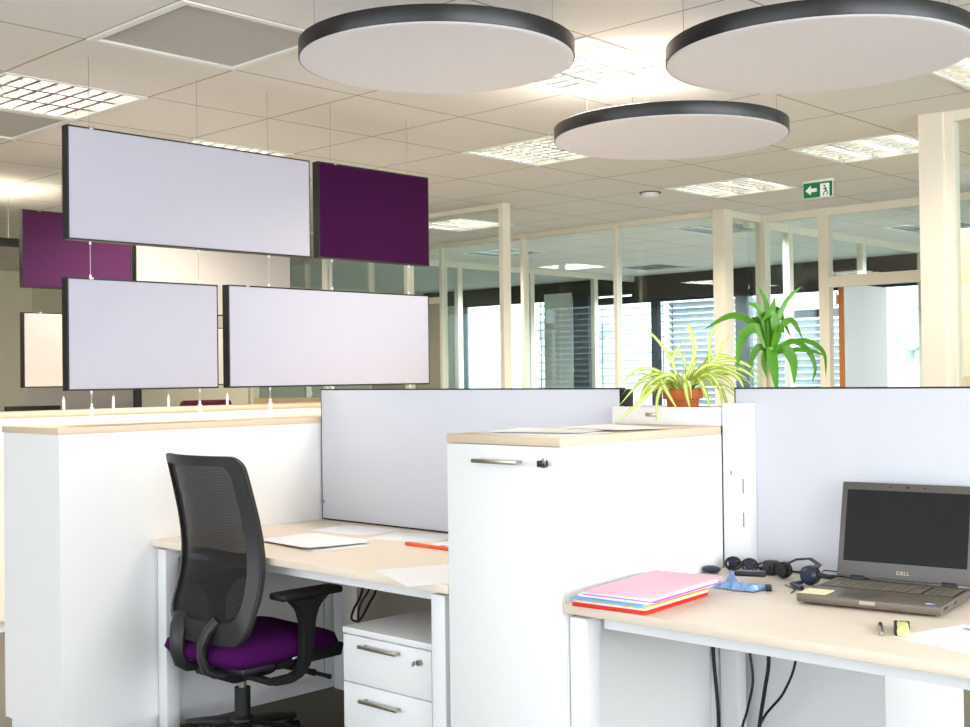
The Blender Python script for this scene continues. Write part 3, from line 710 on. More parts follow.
# ================================================================== OFFICE CHAIR (local frame: faces +x)
def office_chair(loc, rotz, label):
    t = thing('office_chair', label, 'chair', loc, rotz)
    K = dict(world=False)
    # back shell profile: x(z)
    zs = [.50, .535, .57, .61, .66, .72, .78, .84, .90, .96, 1.02, 1.07, 1.095]
    zs = [.435+(z-.50)*1.084 for z in zs]
    xs = [-.180, -.184, -.182, -.170, -.150, -.136, -.132, -.138, -.150, -.166, -.183, -.199, -.208]
    ws = [.195, .222, .236, .244, .246, .244, .241, .238, .235, .232, .229, .226, .222]
    def prof(z):
        for i in range(len(zs)-1):
            if z <= zs[i+1]+1e-9:
                f = (z-zs[i])/(zs[i+1]-zs[i]); return xs[i]+f*(xs[i+1]-xs[i]), ws[i]+f*(ws[i+1]-ws[i])
        return xs[-1], ws[-1]
    def P(u, z, push=0):
        x, w = prof(z); return (x+.055*abs(u)**2.2+push, u*w, z)
    # frame ring: rectangular section swept around the outline
    out = []; inn = []
    N = 12
    def ring(sz, z0, z1, rc):
        pts = []
        zt, zb = z1, z0
        for k in range(40): pass
        return pts
    # outline as superellipse-like closed loop in (u,z)
    def loop(uw, z0, z1, ru, rz, n=9):
        L = []
        cs = [(uw-ru, z1-rz, 0), (-(uw-ru), z1-rz, 1), (-(uw-ru), z0+rz*1.6, 2), (uw-ru, z0+rz*1.6, 3)]
        for cu, cz, q in cs:
            for k in range(n):
                a = (q+k/(n-1))*PI/2
                rzz = rz if q < 2 else rz*1.6
                ruu = ru
                L.append((cu+ruu*math.cos(a), cz+rzz*math.sin(a)))
        # densify straight parts
        D = []
        m_ = len(L)
        for i in range(m_):
            a, b = L[i], L[(i+1) % m_]; D.append(a)
            d = abs(a[1]-b[1])+abs(a[0]-b[0])*.2
            kk = int(d/.03)
            for q in range(1, kk+1): D.append((a[0]+(b[0]-a[0])*q/(kk+1), a[1]+(b[1]-a[1])*q/(kk+1)))
        return D
    Lo = loop(1.0, .440, 1.079, .17, .045)
    def inner(u, z):
        zc = .78
        uu = u*.80
        if z > zc: zz = zc+(z-zc)*(1-.034/.299)
        else: zz = zc+(z-zc)*(1-.080/.340)
        return uu, zz
    mb = MB()
    Ro = []; Fo = []; Ri = []; Fi = []
    for u, z in Lo:
        iu, iz = inner(u, z)
        Ro.append(mb.bm.verts.new(P(u, z, -.012))); Fo.append(mb.bm.verts.new(P(u, z, .012)))
        mu, mz = (u*.93+iu*.07), (z*.93+iz*.07)
        Ri.append(mb.bm.verts.new(P(iu, iz, -.016))); Fi.append(mb.bm.verts.new(P(iu, iz, .010)))
    n = len(Lo); fs = []
    for i in range(n):
        j = (i+1) % n
        fs += [mb.bm.faces.new((Ro[i], Ro[j], Ri[j], Ri[i])), mb.bm.faces.new((Fo[i], Fi[i], Fi[j], Fo[j])), mb.bm.faces.new((Ro[i], Fo[i], Fo[j], Ro[j])), mb.bm.faces.new((Ri[i], Ri[j], Fi[j], Fi[i]))]
    bmesh.ops.recalc_face_normals(mb.bm, faces=fs)
    es = [e for e in mb.bm.edges if len(e.link_faces) == 2 and e.calc_face_angle(0) > .9]
    bmesh.ops.bevel(mb.bm, geom=es, offset=.004, segments=2, affect='EDGES')
    bf = build('back_frame', mb, M['chair_frame'], t, **K)
    mb = MB(); rows = []
    NZ = 26; NU = 14
    for a in range(NZ+1):
        z = .512+(1.055-.512)*a/NZ
        um = .83
        if z < .60: um = .83*(1-.22*((.60-z)/.088)**2.5)
        rows.append([P(-um+2*um*b/NU, z, -.002) for b in range(NU+1)])
    mb.grid(rows, .0012); build('back_mesh', mb, M['mesh'], t, **K)
    # struts from the frame down and forward under the seat
    for s in (-1, 1):
        mb = MB(); y = s*.075
        mb.tube([(-.172, s*.105, .525), (-.198, y*1.2, .490), (-.214, y, .445), (-.214, y, .400), (-.200, y, .362), (-.170, y, .343), (-.12, y, .338), (-.03, s*.06, .338)], [.022, .023, .021, .020, .020, .020, .020, .018], 12, flat=(1.35, .8)); build('back_strut', mb, M['chair_frame'], t, **K)
    # seat cushion
    mb = MB(); nx, ny = 18, 16; top = []; bot = []
    def seat_pt(a, b, tp):
        # a along x, b along y in -1..1 with rounded corners
        x = .045+.235*a; w = .235*(1-.05*max(0, a)**2)
        y = w*b
        # squircle mapping
        e = 1-.09*(abs(a)**4)*(abs(b)**4)
        x = .045+(x-.045)*e; y *= e
        edge = max(abs(a), abs(b))
        z = .478+.012*(1-a*a)*0-.02*(a > .3)*(a-.3)**2*2+.022*max(0, -a)*0
        dome = .030*(1-abs(b)**3)*(1-abs(a)**5)
        sad = .018*abs(b)**2*(1-abs(b)**6)
        if tp: return (x, y, .424+dome+sad+.010*math.cos(a*2.2))
        return (.045+(x-.045)*.97, y*.95, .372)
    for i in range(nx+1):
        a = -1+2*i/nx; top.append([seat_pt(a, -1+2*j/ny, True) for j in range(ny+1)]); bot.append([seat_pt(a, -1+2*j/ny, False) for j in range(ny+1)])
    VT = [[mb.bm.verts.new(p) for p in r] for r in top]
    VM = [[None]*(ny+1) for _ in range(nx+1)]
    VB = [[mb.bm.verts.new(p) for p in r] for r in bot]
    for i in range(nx):
        for j in range(ny):
            mb.bm.faces.new((VT[i][j], VT[i+1][j], VT[i+1][j+1], VT[i][j+1])); mb.bm.faces.new((VB[i][j], VB[i][j+1], VB[i+1][j+1], VB[i+1][j]))
    per = [(i, 0) for i in range(nx)]+[(nx, j) for j in range(ny)]+[(i, ny) for i in range(nx, 0, -1)]+[(0, j) for j in range(ny, 0, -1)]
    cen = Vector((.02, 0, 0))
    mid = {}
    for (i, j) in per:
        a_, b_ = VT[i][j].co, VB[i][j].co
        mdl = (a_+b_)/2; o_ = Vector((mdl.x-.045, mdl.y, 0)).normalized()*.016
        mid[(i, j)] = mb.bm.verts.new(mdl+o_)
    for k in range(len(per)):
        p, q = per[k], per[(k+1) % len(per)]
        mb.bm.faces.new((VT[p[0]][p[1]], VT[q[0]][q[1]], mid[q], mid[p])); mb.bm.faces.new((mid[p], mid[q], VB[q[0]][q[1]], VB[p[0]][p[1]]))
    bmesh.ops.recalc_face_normals(mb.bm, faces=mb.bm.faces[:])
    st = build('seat', mb, M['seat'], t, smooth=80, **K)
    mb = MB(); mb.box(-.15, -.215, .348, .27, .215, .3715, .006)
    for sy in (-1, 1): mb.prism([(-.02, .352), (.255, .356), (.268, .395), (.255, .402), (.12, .388), (-.02, .371)], 'Y', sy*.2365, sy*.228)
    build('seat_pan', mb, M['black'], t, **K)
    mb = MB(); mb.rbox((.06, -.2375, .3815), (.020, .0006, .003), -.12, 'Y'); build('maker_tag', mb, M['white_metal'], st, **K)
    mb = MB(); mb.prism([(-.15, .318), (-.08, .288), (.08, .296), (.17, .345), (-.15, .3475)], 'Y', -.075, .075, .006); build('tilt_mechanism', mb, M['black'], t, **K)
    mb = MB(); mb.tube([(.10, -.06, .322), (.12, -.22, .319), (.125, -.25, .318)], [.009, .010, .012], 10); mb.tube([(.125, -.25, .318), (.13, -.30, .316), (.131, -.325, .315)], [.007, .007, .009], 10); build('lever', mb, M['chair_arm'], t, **K)
    # arms
    for s in (-1, 1):
        mb = MB(); y = s*.268
        mb.prism([(-.005, .590), (.175, .590), (.130, .555), (.112, .51), (.104, .42), (.092, .365), (.060, .325), (.01, .308), (-.07, .312), (-.07, .338), (.01, .338), (.036, .352), (.048, .40), (.050, .50), (.037, .548)], 'Y', y-.017, y+.017, .007)
        mb.tube([(-.07, s*.07, .325), (-.07, y, .325)], .013, 10)
        am = build('armrest', mb, M['chair_arm'], t, **K)
        mb = MB(); mb.box(-.050, y-.042, .5905, .210, y+.042, .616, .010, 3); build('arm_pad', mb, M['chair_arm'], am, **K)
    # gas lift and base
    mb = MB(); mb.tube([(0, 0, .10), (0, 0, .252)], .028, 20); build('column', mb, M['chair_arm'], t, **K)
    mb = MB(); mb.tube([(0, 0, .252), (0, 0, .30)], .014, 16); build('gas_piston', mb, M['steel'], t, **K)
    mb = MB(); mb.lathe([(0, .08), (.045, .08), (.05, .10), (.042, .145), (.03, .155), (0, .155)], (0, 0), 24); build('hub', mb, M['chair_arm'], t, **K)
    for k in range(5):
        a = 2*PI*k/5+.35; c, s = math.cos(a), math.sin(a)
        mb = MB()
        mb.tube([(.03*c, .03*s, .118), (.16*c, .16*s, .103), (.315*c, .315*s, .072)], [.030, .025, .018], 10, flat=(1.3, .75))
        lg = build('base_leg', mb, M['chair_arm'], t, **K)
        mb = MB(); x, y = .315*c, .315*s
        for q in (-.013, .013):
            mb.tube([(x-s*(q-.008), y+c*(q-.008), .027), (x-s*(q+.008), y+c*(q+.008), .027)], .027, 16)
        mb.tube([(x, y, .03), (x, y, .065)], .008, 8); build('caster', mb, M['black'], lg, **K)
    return t
CH_LOC = (.045, 1.515, 0)
office_chair(CH_LOC, 0, 'black mesh back office chair with purple seat at the left desk')
# maroon chair and monitor far back behind the far cabinet
def plain_chair(x, y, rz):
    t = thing('visitor_chair', 'maroon chair with only its back top showing above the far cabinet', 'chair', (x, y, 0), rz)
    K = dict(world=False)
    mb = MB(); mb.box(-.03, -.20, .62, .03, .20, 1.198, .028, 3); build('backrest', mb, M['maroon'], t, **K)
    mb = MB(); mb.box(.0, -.24, .45, .46, .24, .52, .025, 3); build('seat', mb, M['maroon'], t, **K)
    for a, b in ((.02, -.2), (.02, .2), (.42, -.2), (.42, .2)):
        mb = MB(); mb.tube([(a, b, 0), (a, b, .46)], .014); build('leg', mb, M['black'], t, **K)
    mb = MB(); mb.tube([(-.005, -.15, .47), (-.012, -.15, .66)], .012); mb.tube([(-.005, .15, .47), (-.012, .15, .66)], .012); build('back_support', mb, M['black'], t, **K)
plain_chair(2.245, 5.06, PI/2)
t = thing('desk', 'far maple desk behind the far cabinet', 'desk', (1.25, 5.5, 0))
mb = MB(); mb.box(.55, 5.0, DZ-.025, 1.75, 5.68, DZ, .002); build('tabletop', mb, M['wood'], t)
for a, b in ((.6, 5.05), (.6, 5.58), (1.64, 5.05), (1.64, 5.58)):
    mb = MB(); mb.box(a, b, 0, a+.06, b+.06, DZ-.0255); build('leg', mb, M['white_metal'], t)
t = thing('monitor', 'black monitor top edge just above the far cabinet at the left', 'monitor', (1.12, 5.3, DZ))
mb = MB(); mb.box(.94, 5.28, .84, 1.30, 5.31, 1.186, .004); build('display', mb, M['black'], t)
mb = MB(); mb.box(1.09, 5.311, DZ+.012, 1.15, 5.33, .98); build('stem', mb, M['black'], t)
mb = MB(); mb.box(1.0, 5.23, DZ, 1.24, 5.42, DZ+.012, .003); build('foot', mb, M['black'], t)
t = thing('pinboard', 'grey free-standing board with black end post behind the far cabinet', 'board', (1.85, 6.0, 0))
mb = MB(); mb.box(1.41, 5.985, .3, 2.228, 6.015, 1.5); build('board', mb, M['grey_panel'], t)
mb = MB(); mb.box(2.2285, 5.97, .01, 2.29, 6.03, 1.5, .003); build('end_post', mb, M['black'], t)
for x in (1.5, 2.26):
    mb = MB(); mb.box(x-.03, 5.75, 0, x+.03, 6.25, .03, .004); mb.box(x-.015, 5.99, .03, x+.015, 6.01, .32); build('foot', mb, M['black'], t)
# linear pendant uplight at the far left
t = thing('pendant_lamp', 'black linear uplight hung near the far left wall', 'lamp', (.5, 5.72, 2.235))
mb = MB(); mb.box(-.35, 5.67, 2.24, 1.30, 5.77, 2.245); mb.box(-.35, 5.67, 2.245, 1.30, 5.675, 2.285); mb.box(-.35, 5.765, 2.245, 1.30, 5.77, 2.285); mb.box(-.35, 5.675, 2.245, -.345, 5.765, 2.285); mb.box(1.295, 5.675, 2.245, 1.30, 5.765, 2.285); build('housing', mb, M['profile'], t)
mb = MB(); mb.tube([(-.3, 5.72, 2.262), (1.27, 5.72, 2.262)], .013, 8); build('tube', mb, M['lamp_glow'], t)
for x in (-.2, 1.15):
    mb = MB(); mb.tube([(x, 5.679, 2.28), (x, 5.679, CH)], .0015, 6); build('suspension_cable', mb, M['cable'], t)
# beige wardrobe in the right office, seen through the right partition
t = thing('wardrobe', 'tall beige wood wardrobe behind the right glass partition', 'wardrobe', (4.6, -.12, 0))
mb = MB(); mb.box(4.33, -.97, .06, 4.85, .735, 2.13, .003); build('carcass', mb, M['beige_wood'], t)
mb = MB(); mb.box(4.35, -.95, 0, 4.83, .715, .06); build('plinth', mb, M['print'], t)
for y0, y1 in ((-.11, .73), (-.965, -.116)):
    mb = MB(); mb.box(4.31, y0, .07, 4.3295, y1, 2.125, .002); d_ = build('door', mb, M['beige_wood'], t)
    mb = MB(); yy = y0+.04 if y0 > -.5 else y1-.04; mb.box(4.288, yy-.005, 1.0, 4.30, yy+.005, 1.16); mb.box(4.298, yy-.004, 1.01, 4.31, yy+.004, 1.02); mb.box(4.298, yy-.004, 1.14, 4.31, yy+.004, 1.15); build('handle', mb, M['steel'], d_)

# ================================================================== ON THE TOWER
def paper(name, label, cat, cx, cy, z, w, l, ang, lift=0, group=None, mats=None, marks=None, curl=(1, 1), thick=.0006):
    mb = MB(); rows = []; n = 8
    c, s = math.cos(ang), math.sin(ang)
    for i in range(n+1):
        r = []
        for j in range(n+1):
            a, b = i/n-.5, j/n-.5
            q = max(0, (a*curl[0]+b*curl[1]))**2
            r.append((cx+c*a*w-s*b*l, cy+s*a*w+c*b*l, z+.0006+lift*q))
        rows.append(r)
    mb.grid(rows, thick)
    o = build(name, mb, mats or M['paper'])
    tag(o, label, cat, group)
    if marks:
        mb = MB()
        for (a, b, wa, wb) in marks:
            pts = []
            for u, v in ((a, b), (a+wa, b), (a+wa, b+wb), (a, b+wb)):
                q = max(0, (u*curl[0]+v*curl[1]))**2
                pts.append((cx+c*u*w-s*v*l, cy+s*u*w+c*v*l, z+.0013+lift*q))
            mb.face(pts)
        build('printing', mb, M['print'], o, smooth=0)
    return o
ZT = HT+.0003
gp = 'loose papers on the tower cabinet'
paper('paper_sheet', 'white sheet lying along the front edge of the tower top', 'paper', .155, .185, ZT, .21, .32, -.03, .004, gp, curl=(1, -.4))
paper('paper_sheet', 'second white sheet on the tower top, lying over the front one', 'paper', .225, .235, ZT+.0035, .21, .297, .25, .003, gp)
paper('paper_sheet', 'white sheet on the tower top nearest the white planter box', 'paper', .42, .20, ZT, .20, .29, .12, .005, gp, curl=(-1, -1))
paper('paper_sheet', 'fourth sheet on the tower top, crooked beside the planter box', 'paper', .44, .16, ZT+.0055, .20, .29, -.25, .003, gp)
# white planter box with terracotta pot
t = thing('planter_box', 'white open box on the tower top holding the terracotta pot', 'box', (.8475, .21, HT))
bx0, bx1, by0, by1, bz0, bz1 = .765, .930, .003, .416, HT+.0005, HT+.058
mb = MB(); w = .008
mb.box(bx0, by0, bz0, bx0+w, by1, bz1, .001); mb.box(bx1-w, by0, bz0, bx1, by1, bz1, .001); mb.box(bx0+w, by0, bz0, bx1-w, by0+w, bz1, .001); mb.box(bx0+w, by1-w, bz0, bx1-w, by1, bz1, .001); mb.box(bx0+w, by0+w, bz0, bx1-w, by1-w, bz0+w)
build('body', mb, M['white'], t)
mb = MB(); mb.box(bx0-.001, .235, bz0+.026, bx0, .280, bz0+.038, .0004); build('label_plate', mb, M['steel'], t)
PC = (.848, .190); pz = bz0+.0085
t = thing('plant_pot', 'terracotta pot standing in the white box', 'pot', (PC[0], PC[1], pz))
mb = MB(); mb.lathe([(0, pz), (.044, pz), (.053, pz+.070), (.055, pz+.073), (.064, pz+.074), (.066, pz+.104), (.063, pz+.106), (.058, pz+.104), (.053, pz+.074), (.051, pz+.066), (0, pz+.066)], PC, 40); build('body', mb, M['terracotta'], t)
mb = MB(); mb.lathe([(0, pz+.0665), (.050, pz+.0665), (.055, pz+.086), (.03, pz+.092), (0, pz+.093)], PC, 24); build('soil', mb, M['soil'], t)
def leaf(mb, base, dirv, L, w, up, droop, n=10, stripe=True, wild=.0, fold=.25):
    d = Vector((math.cos(dirv), math.sin(dirv), 0)); b = Vector(base); side = Vector((-d.y, d.x, 0))
    tw = random.uniform(-.5, .5)
    pts = []
    ang = up; p = b.copy(); st = L/n
    pts.append(p.copy()); A = [ang]
    for k in range(n):
        f = (k+1)/n
        ang = up-(up+droop)*f**1.25
        p = p+(d*math.cos(ang)+Vector((0, 0, 1))*math.sin(ang))*st+side*wild*st*math.sin(f*3)
        pts.append(p.copy()); A.append(ang)
    prev = None
    offs = [-1, -.38, .38, 1] if stripe else [-1, 0, 1]
    for k, p in enumerate(pts):
        f = k/n
        ww = w*(.55+.45*min(1, f*4))*(1 if f < .55 else (1-((f-.55)/.45)**1.6))
        ww = max(ww, .0004)
        nrm = (-d*math.sin(A[k])+Vector((0, 0, 1))*math.cos(A[k]))
        sd = (side*math.cos(tw*f)+nrm*math.sin(tw*f))
        row = [mb.bm.verts.new(p+sd*ww*o+nrm*ww*fold*abs(o)) for o in offs]
        if prev:
            for q in range(len(offs)-1):
                fc = mb.bm.faces.new((prev[q], prev[q+1], row[q+1], row[q]))
                fc.material_index = 1 if (stripe and q == 1) else 0
        prev = row
RV = Vector((.690, -.724, 0)); FV = Vector((.724, .690, 0))     # across and along the aisle towards the partitions
def shaped_leaf(mb, C, pts, w, stripe, roll=.5, fold=.2):
    # leaf through (across, up, deep) control points measured from C
    P_ = [C+RV*p[0]+Vector((0, 0, 1))*p[1]+FV*p[2] for p in pts]; out = []
    n = len(P_)
    for i in range(n-1):
        p0, p1, p2, p3 = P_[max(i-1, 0)], P_[i], P_[i+1], P_[min(i+2, n-1)]
        for k in range(6):
            f = k/6; out.append(.5*((2*p1)+(-p0+p2)*f+(2*p0-5*p1+4*p2-p3)*f*f+(-p0+3*p1-3*p2+p3)*f**3))
    out.append(P_[-1]); N = len(out)-1; prev = None
    offs = [-1, -.38, .38, 1] if stripe else [-1, 0, 1]
    for k, p in enumerate(out):
        t_ = (out[min(k+1, N)]-out[max(k-1, 0)]).normalized()
        a_ = t_.cross(FV).normalized(); b_ = t_.cross(a_)
        sd = (a_*math.cos(roll)+b_*math.sin(roll)); nr = t_.cross(sd)
        f = k/N
        ww = max(.0005, w*(.5+.5*min(1, f*3.5))*(1 if f < .5 else 1-((f-.5)/.5)**1.7))
        row = [mb.bm.verts.new(p+sd*ww*o+nr*ww*fold*abs(o)) for o in offs]
        if prev:
            for q in range(len(offs)-1):
                fc = mb.bm.faces.new((prev[q], prev[q+1], row[q+1], row[q])); fc.material_index = 1 if (stripe and q == 1) else 0
        prev = row
t = thing('spider_plant', 'yellow green striped spider plant arching out of the terracotta pot', 'plant', (PC[0], PC[1], pz+.09))
mb = MB(); random.seed(11)
zb = pz+.088
for k in range(44):
    a = random.uniform(0, 2*PI); L = random.uniform(.14, .24)
    if math.cos(a+.81) > .2 and k % 3: L *= 1.15
    leaf(mb, (PC[0]+.02*math.cos(a), PC[1]+.02*math.sin(a), zb), a, L, random.uniform(.0055, .008), random.uniform(.55, 1.25), random.uniform(.3, 1.2), 10, True, random.uniform(-.4, .4), .3)
C0 = Vector((PC[0], PC[1], zb))
def sp(pix, w, d=0., roll=.4):
    pts = []
    n = len(pix)-1
    for k, (x, y) in enumerate(pix):
        f = k/n; pts.append(((x-462)/930., .012+(490-y)/930., d*f-.012*(1-f)*0))
    shaped_leaf(mb, C0, pts, w, True, roll)
for pix, w, d in (([(452, 485), (430, 400), (390, 335), (336, 282)], .0065, .03), ([(458, 480), (478, 430), (502, 350), (465, 292)], .0065, -.02), ([(470, 485), (497, 420), (494, 330), (488, 288), (516, 338)], .006, .04),
                 ([(480, 485), (541, 420), (540, 305)], .007, 0), ([(476, 480), (540, 400), (560, 312), (612, 254)], .007, .05), ([(486, 480), (548, 420), (580, 352), (606, 318)], .006, -.02), ([(455, 480), (432, 400), (446, 362), (468, 333)], .006, -.03),
                 ([(450, 470), (400, 438), (340, 455), (268, 530)], .007, -.03), ([(452, 475), (400, 455), (330, 515), (234, 590)], .0075, -.11), ([(450, 475), (410, 452), (376, 510), (368, 580)], .0065, -.11), ([(448, 478), (392, 445), (404, 490), (432, 548)], .008, -.11),
                 ([(480, 470), (560, 408), (640, 405), (722, 462)], .007, .0), ([(480, 472), (560, 420), (640, 428), (692, 470)], .007, -.02), ([(484, 472), (560, 430), (620, 448), (642, 500)], .0075, -.05), ([(486, 475), (545, 455), (575, 510), (586, 600)], .0065, -.12), ([(470, 480), (500, 450), (520, 500), (526, 545)], .008, -.11),
                 ([(470, 470), (540, 400), (600, 385), (660, 420)], .007, .05), ([(484, 474), (560, 445), (600, 470), (612, 520)], .007, -.08), ([(452, 478), (380, 425), (320, 430), (282, 470)], .006, .04), ([(455, 478), (420, 440), (350, 470), (310, 540)], .0075, -.11), ([(462, 480), (460, 440), (462, 500), (466, 545)], .0075, -.12),
                 ([(470, 478), (520, 420), (575, 415), (650, 455)], .0075, -.04), ([(476, 478), (530, 440), (560, 480), (560, 545)], .0075, -.115), ([(460, 482), (470, 400), (440, 370), (410, 400)], .006, .02)):
    sp(pix, w, d)
build('foliage', mb, [M['leaf_y'], M['leaf_c']], t, smooth=60)
# tall plant on the opposite tower
TP = (1.03, -.025); tz = HT+.0005
t = thing('plant_pot', 'pale pot of the tall green plant, hidden behind the right screen', 'pot', (TP[0], TP[1], tz))
mb = MB(); mb.lathe([(0, tz), (.042, tz), (.052, tz+.085), (.055, tz+.09), (.050, tz+.09), (.047, tz+.075), (0, tz+.075)], TP, 32); build('body', mb, M['white'], t)
mb = MB(); mb.lathe([(0, tz+.0755), (.0465, tz+.0755), (.03, tz+.081), (0, tz+.082)], TP, 20); build('soil', mb, M['soil'], t)
t = thing('dracaena', 'tall green plant with broad drooping leaves above the right screen', 'plant', (TP[0], TP[1], tz+.08))
zc = 1.395
mb = MB(); mb.tube([(TP[0], TP[1], tz+.0825), (TP[0]+.004, TP[1]+.003, tz+.15), (TP[0], TP[1], zc)], [.011, .011, .013], 10); build('cane', mb, M['cane'], t)
mb = MB(); C1 = Vector((TP[0], TP[1], zc))
for pix, w, d, rl in (([(725, 350), (690, 270), (620, 232), (534, 272)], .014, .03, .5), ([(722, 345), (690, 275), (640, 300), (622, 400)], .017, -.03, .3), ([(722, 350), (700, 280), (652, 290), (634, 392)], .012, .06, .5),
                     ([(730, 345), (715, 270), (690, 210), (655, 196)], .013, -.03, .4), ([(735, 340), (728, 250), (722, 190), (702, 138)], .011, .03, .3), ([(735, 340), (730, 250), (740, 178)], .015, -.03, .2), ([(740, 340), (752, 260), (790, 185), (838, 143)], .010, .04, .4),
                     ([(742, 345), (758, 275), (795, 250), (826, 308)], .012, -.02, .4), ([(742, 345), (780, 320), (850, 312), (905, 350), (914, 425)], .009, .05, .5), ([(742, 348), (790, 312), (840, 338), (862, 395), (850, 442)], .009, -.03, .5),
                     ([(735, 350), (728, 345), (730, 400), (734, 475)], .017, -.07, .1), ([(740, 350), (768, 335), (792, 375), (790, 446)], .017, -.05, .2), ([(728, 352), (700, 330), (678, 360), (668, 415)], .012, .02, .3), ([(730, 352), (712, 350), (704, 385), (712, 428)], .010, -.04, .2),
                     ([(736, 345), (745, 300), (752, 270), (760, 292)], .014, -.06, .2), ([(735, 340), (748, 240), (765, 215), (812, 300)], .012, .07, .4), ([(728, 345), (700, 250), (690, 255), (670, 300)], .012, .08, .4), ([(742, 350), (800, 340), (850, 345), (880, 360)], .008, -.06, .5), ([(735, 345), (742, 280), (730, 230), (700, 250)], .015, -.04, .3)):
    n = len(pix)-1
    shaped_leaf(mb, C1, [((x-728)/950., (352-y)/950., d*k/n) for k, (x, y) in enumerate(pix)], w, False, rl)
build('foliage', mb, M['leaf'], t, smooth=60)

# ================================================================== ON THE LEFT DESK
Z = DZ+.0003
gd = 'loose papers on the left desk'
paper('paper_sheet', 'white sheet at the back left corner of the left desk by the screen', 'paper', .66, 1.62, Z, .21, .30, .05, 0, gd)
paper('paper_sheet', 'lower white sheet of the loose pile beside the chair back', 'paper', .335, 1.46, Z, .21, .42, -.22, 0, gd, curl=(-1, -1))
paper('paper_sheet', 'middle white sheet of the loose pile, askew', 'paper', .36, 1.50, Z+.002, .25, .36, .1, .003, gd, curl=(-1, -1))
paper('paper_sheet', 'top white sheet of the loose pile with a lifted corner', 'paper', .33, 1.47, Z+.006, .26, .36, -.12, .005, gd, curl=(-1, -1))
paper('paper_sheet', 'white sheet lying in the middle back of the left desk', 'paper', .66, 1.28, Z, .20, .28, .3, 0, gd)
mk = [(-.42+.17*i, -.4+.2*j, .11, .10) for i in range(5) for j in range(4) if (i*3+j) % 4 != 1]
paper('calendar_sheet', 'printed sheet with grey boxes under the orange pen end', 'paper', .60, .93, Z, .24, .34, -.05, 0, gd, marks=mk)
paper('paper_sheet', 'white sheet hanging over the front edge of the left desk next to the tower', 'paper', .115, .60, Z, .29, .33, -.42, 0, gd)
t = thing('orange_marker', 'orange marker lying on the left desk near the tower', 'pen', (.49, 1.04, Z))
mb = MB(); mb.tube([(.497, 1.150, Z+.007), (.497, 1.142, Z+.007), (.490, .98, Z+.007), (.486, .905, Z+.007)], [.004, .0065, .0065, .0065], 10); build('barrel', mb, M['orange'], t)
mb = MB(); mb.tube([(.4858, .9045, Z+.007), (.485, .87, Z+.007)], .0068, 10); build('cap', mb, M['orange'], t)

# ================================================================== ON THE RIGHT DESK
# folder pile
gf = 'card folders in the pile by the tower'
def folder(z, h, c, ang, w, l, m, label, name='folder', lip=0):
    x0, y0 = c
    u = Vector((math.cos(ang), math.sin(ang), 0)); v = Vector((u.y, -u.x, 0))
    mid = Vector((x0, y0, 0))+u*l/2+v*w/2
    mb = MB(); mb.rbox((mid.x, mid.y, z+h*.5), (l/2, w/2, h*.5-.0001), ang, 'Z', min(.0008, h*.2))
    return tag(build(name, mb, m), label, 'folder', gf)
z = DZ+.0004
for h, c, ang, w, l, m, lb, nm in ((.009, (-.012, -.043), .10, .218, .335, M['red'], 'red folder at the bottom of the pile by the tower', 'folder'),
    (.006, (-.002, -.042), .08, .215, .325, M['paper'], 'thick white paper stack on the red folder', 'paper_stack'),
    (.004, (-.008, -.040), .085, .222, .325, M['yellow'], 'yellow folder showing a thin edge in the pile', 'folder'),
    (.005, (-.014, -.040), .09, .217, .33, M['sky'], 'light blue folder in the middle of the pile', 'folder'),
    (.007, (.004, -.050), .07, .212, .34, M['paper'], 'white paper stack above the light blue folder', 'paper_stack'),
    (.004, (.0, -.070), .10, .215, .36, M['magenta'], 'magenta folder with a bright edge near the top of the pile', 'folder'),
    (.007, (-.006, -.072), .085, .208, .35, M['paper'], 'white paper stack right under the pink folder', 'paper_stack'),
    (.003, (-.016, -.082), .12, .205, .39, M['pink'], 'pale pink folder on top of the pile', 'folder')):
    folder(z, h, c, ang, w, l, m, lb, nm); z += h
# laptop
La = .0
hl = Vector((.385, -.47, 0)); fr = Vector((.434, -.829, 0))
ex = (fr-hl).normalized()               # along the front edge, to the right in view
ey = Vector((-ex.y, ex.x, 0))           # towards the hinge
if ey.x < 0: ey = -ey
Wl, Dl, Hl = .365, .305, .021
o0 = hl.copy()
def LP(u, v, z): q = o0+ex*u+ey*v; return (q.x, q.y, z)
t = thing('laptop', 'open grey bronze laptop with a dusty dark screen on the right desk', 'laptop', tuple(o0+ex*Wl/2+ey*Dl/2)[:2]+(DZ,))
def lbox(mb, u0, u1, v0, v1, z0, z1, bev=0):
    n0 = set(mb.bm.verts); mb.box(u0, v0, z0, u1, v1, z1, bev)
    for v in mb.bm.verts:
        if v not in n0: v.co = Vector(LP(v.co.x, v.co.y, v.co.z))
zl = DZ+.006
mb = MB(); lbox(mb, 0, Wl, 0, Dl, zl, zl+Hl, .003); base = build('base', mb, M['lap'], t)
mb = MB()
for u in (.03, Wl-.03):
    for v in (.03, Dl-.03): lbox(mb, u-.012, u+.012, v-.006, v+.006, DZ+.0005, zl+.001)
build('rubber_feet', mb, M['black'], base)
mb = MB(); zk = zl+Hl
lbox(mb, .010, Wl-.008, .145, .268, zk, zk+.0006); build('key_bed', mb, M['black'], base)
mb = MB()
for r in range(6):
    v = .150+r*.0187; n = 14
    for k in range(n):
        u = .018+k*.0183
        if r == 0 and 4 <= k <= 8:
            if k == 4: lbox(mb, u, u+.0183*5-.003, v, v+.0155, zk+.0006, zk+.0034, .0008)
            continue
        lbox(mb, u, u+.0152, v, v+.0155, zk+.0006, zk+.0034, .0008)
    for k in range(4):
        u = .281+k*.0183; lbox(mb, u, u+.0152, v, v+.0155, zk+.0006, zk+.0034, .0008)
build('keyboard', mb, M['key'], base, smooth=0)
mb = MB(); lbox(mb, .10, .19, .022, .085, zk, zk+.0005); build('touchpad', mb, M['lap_lid'], base)
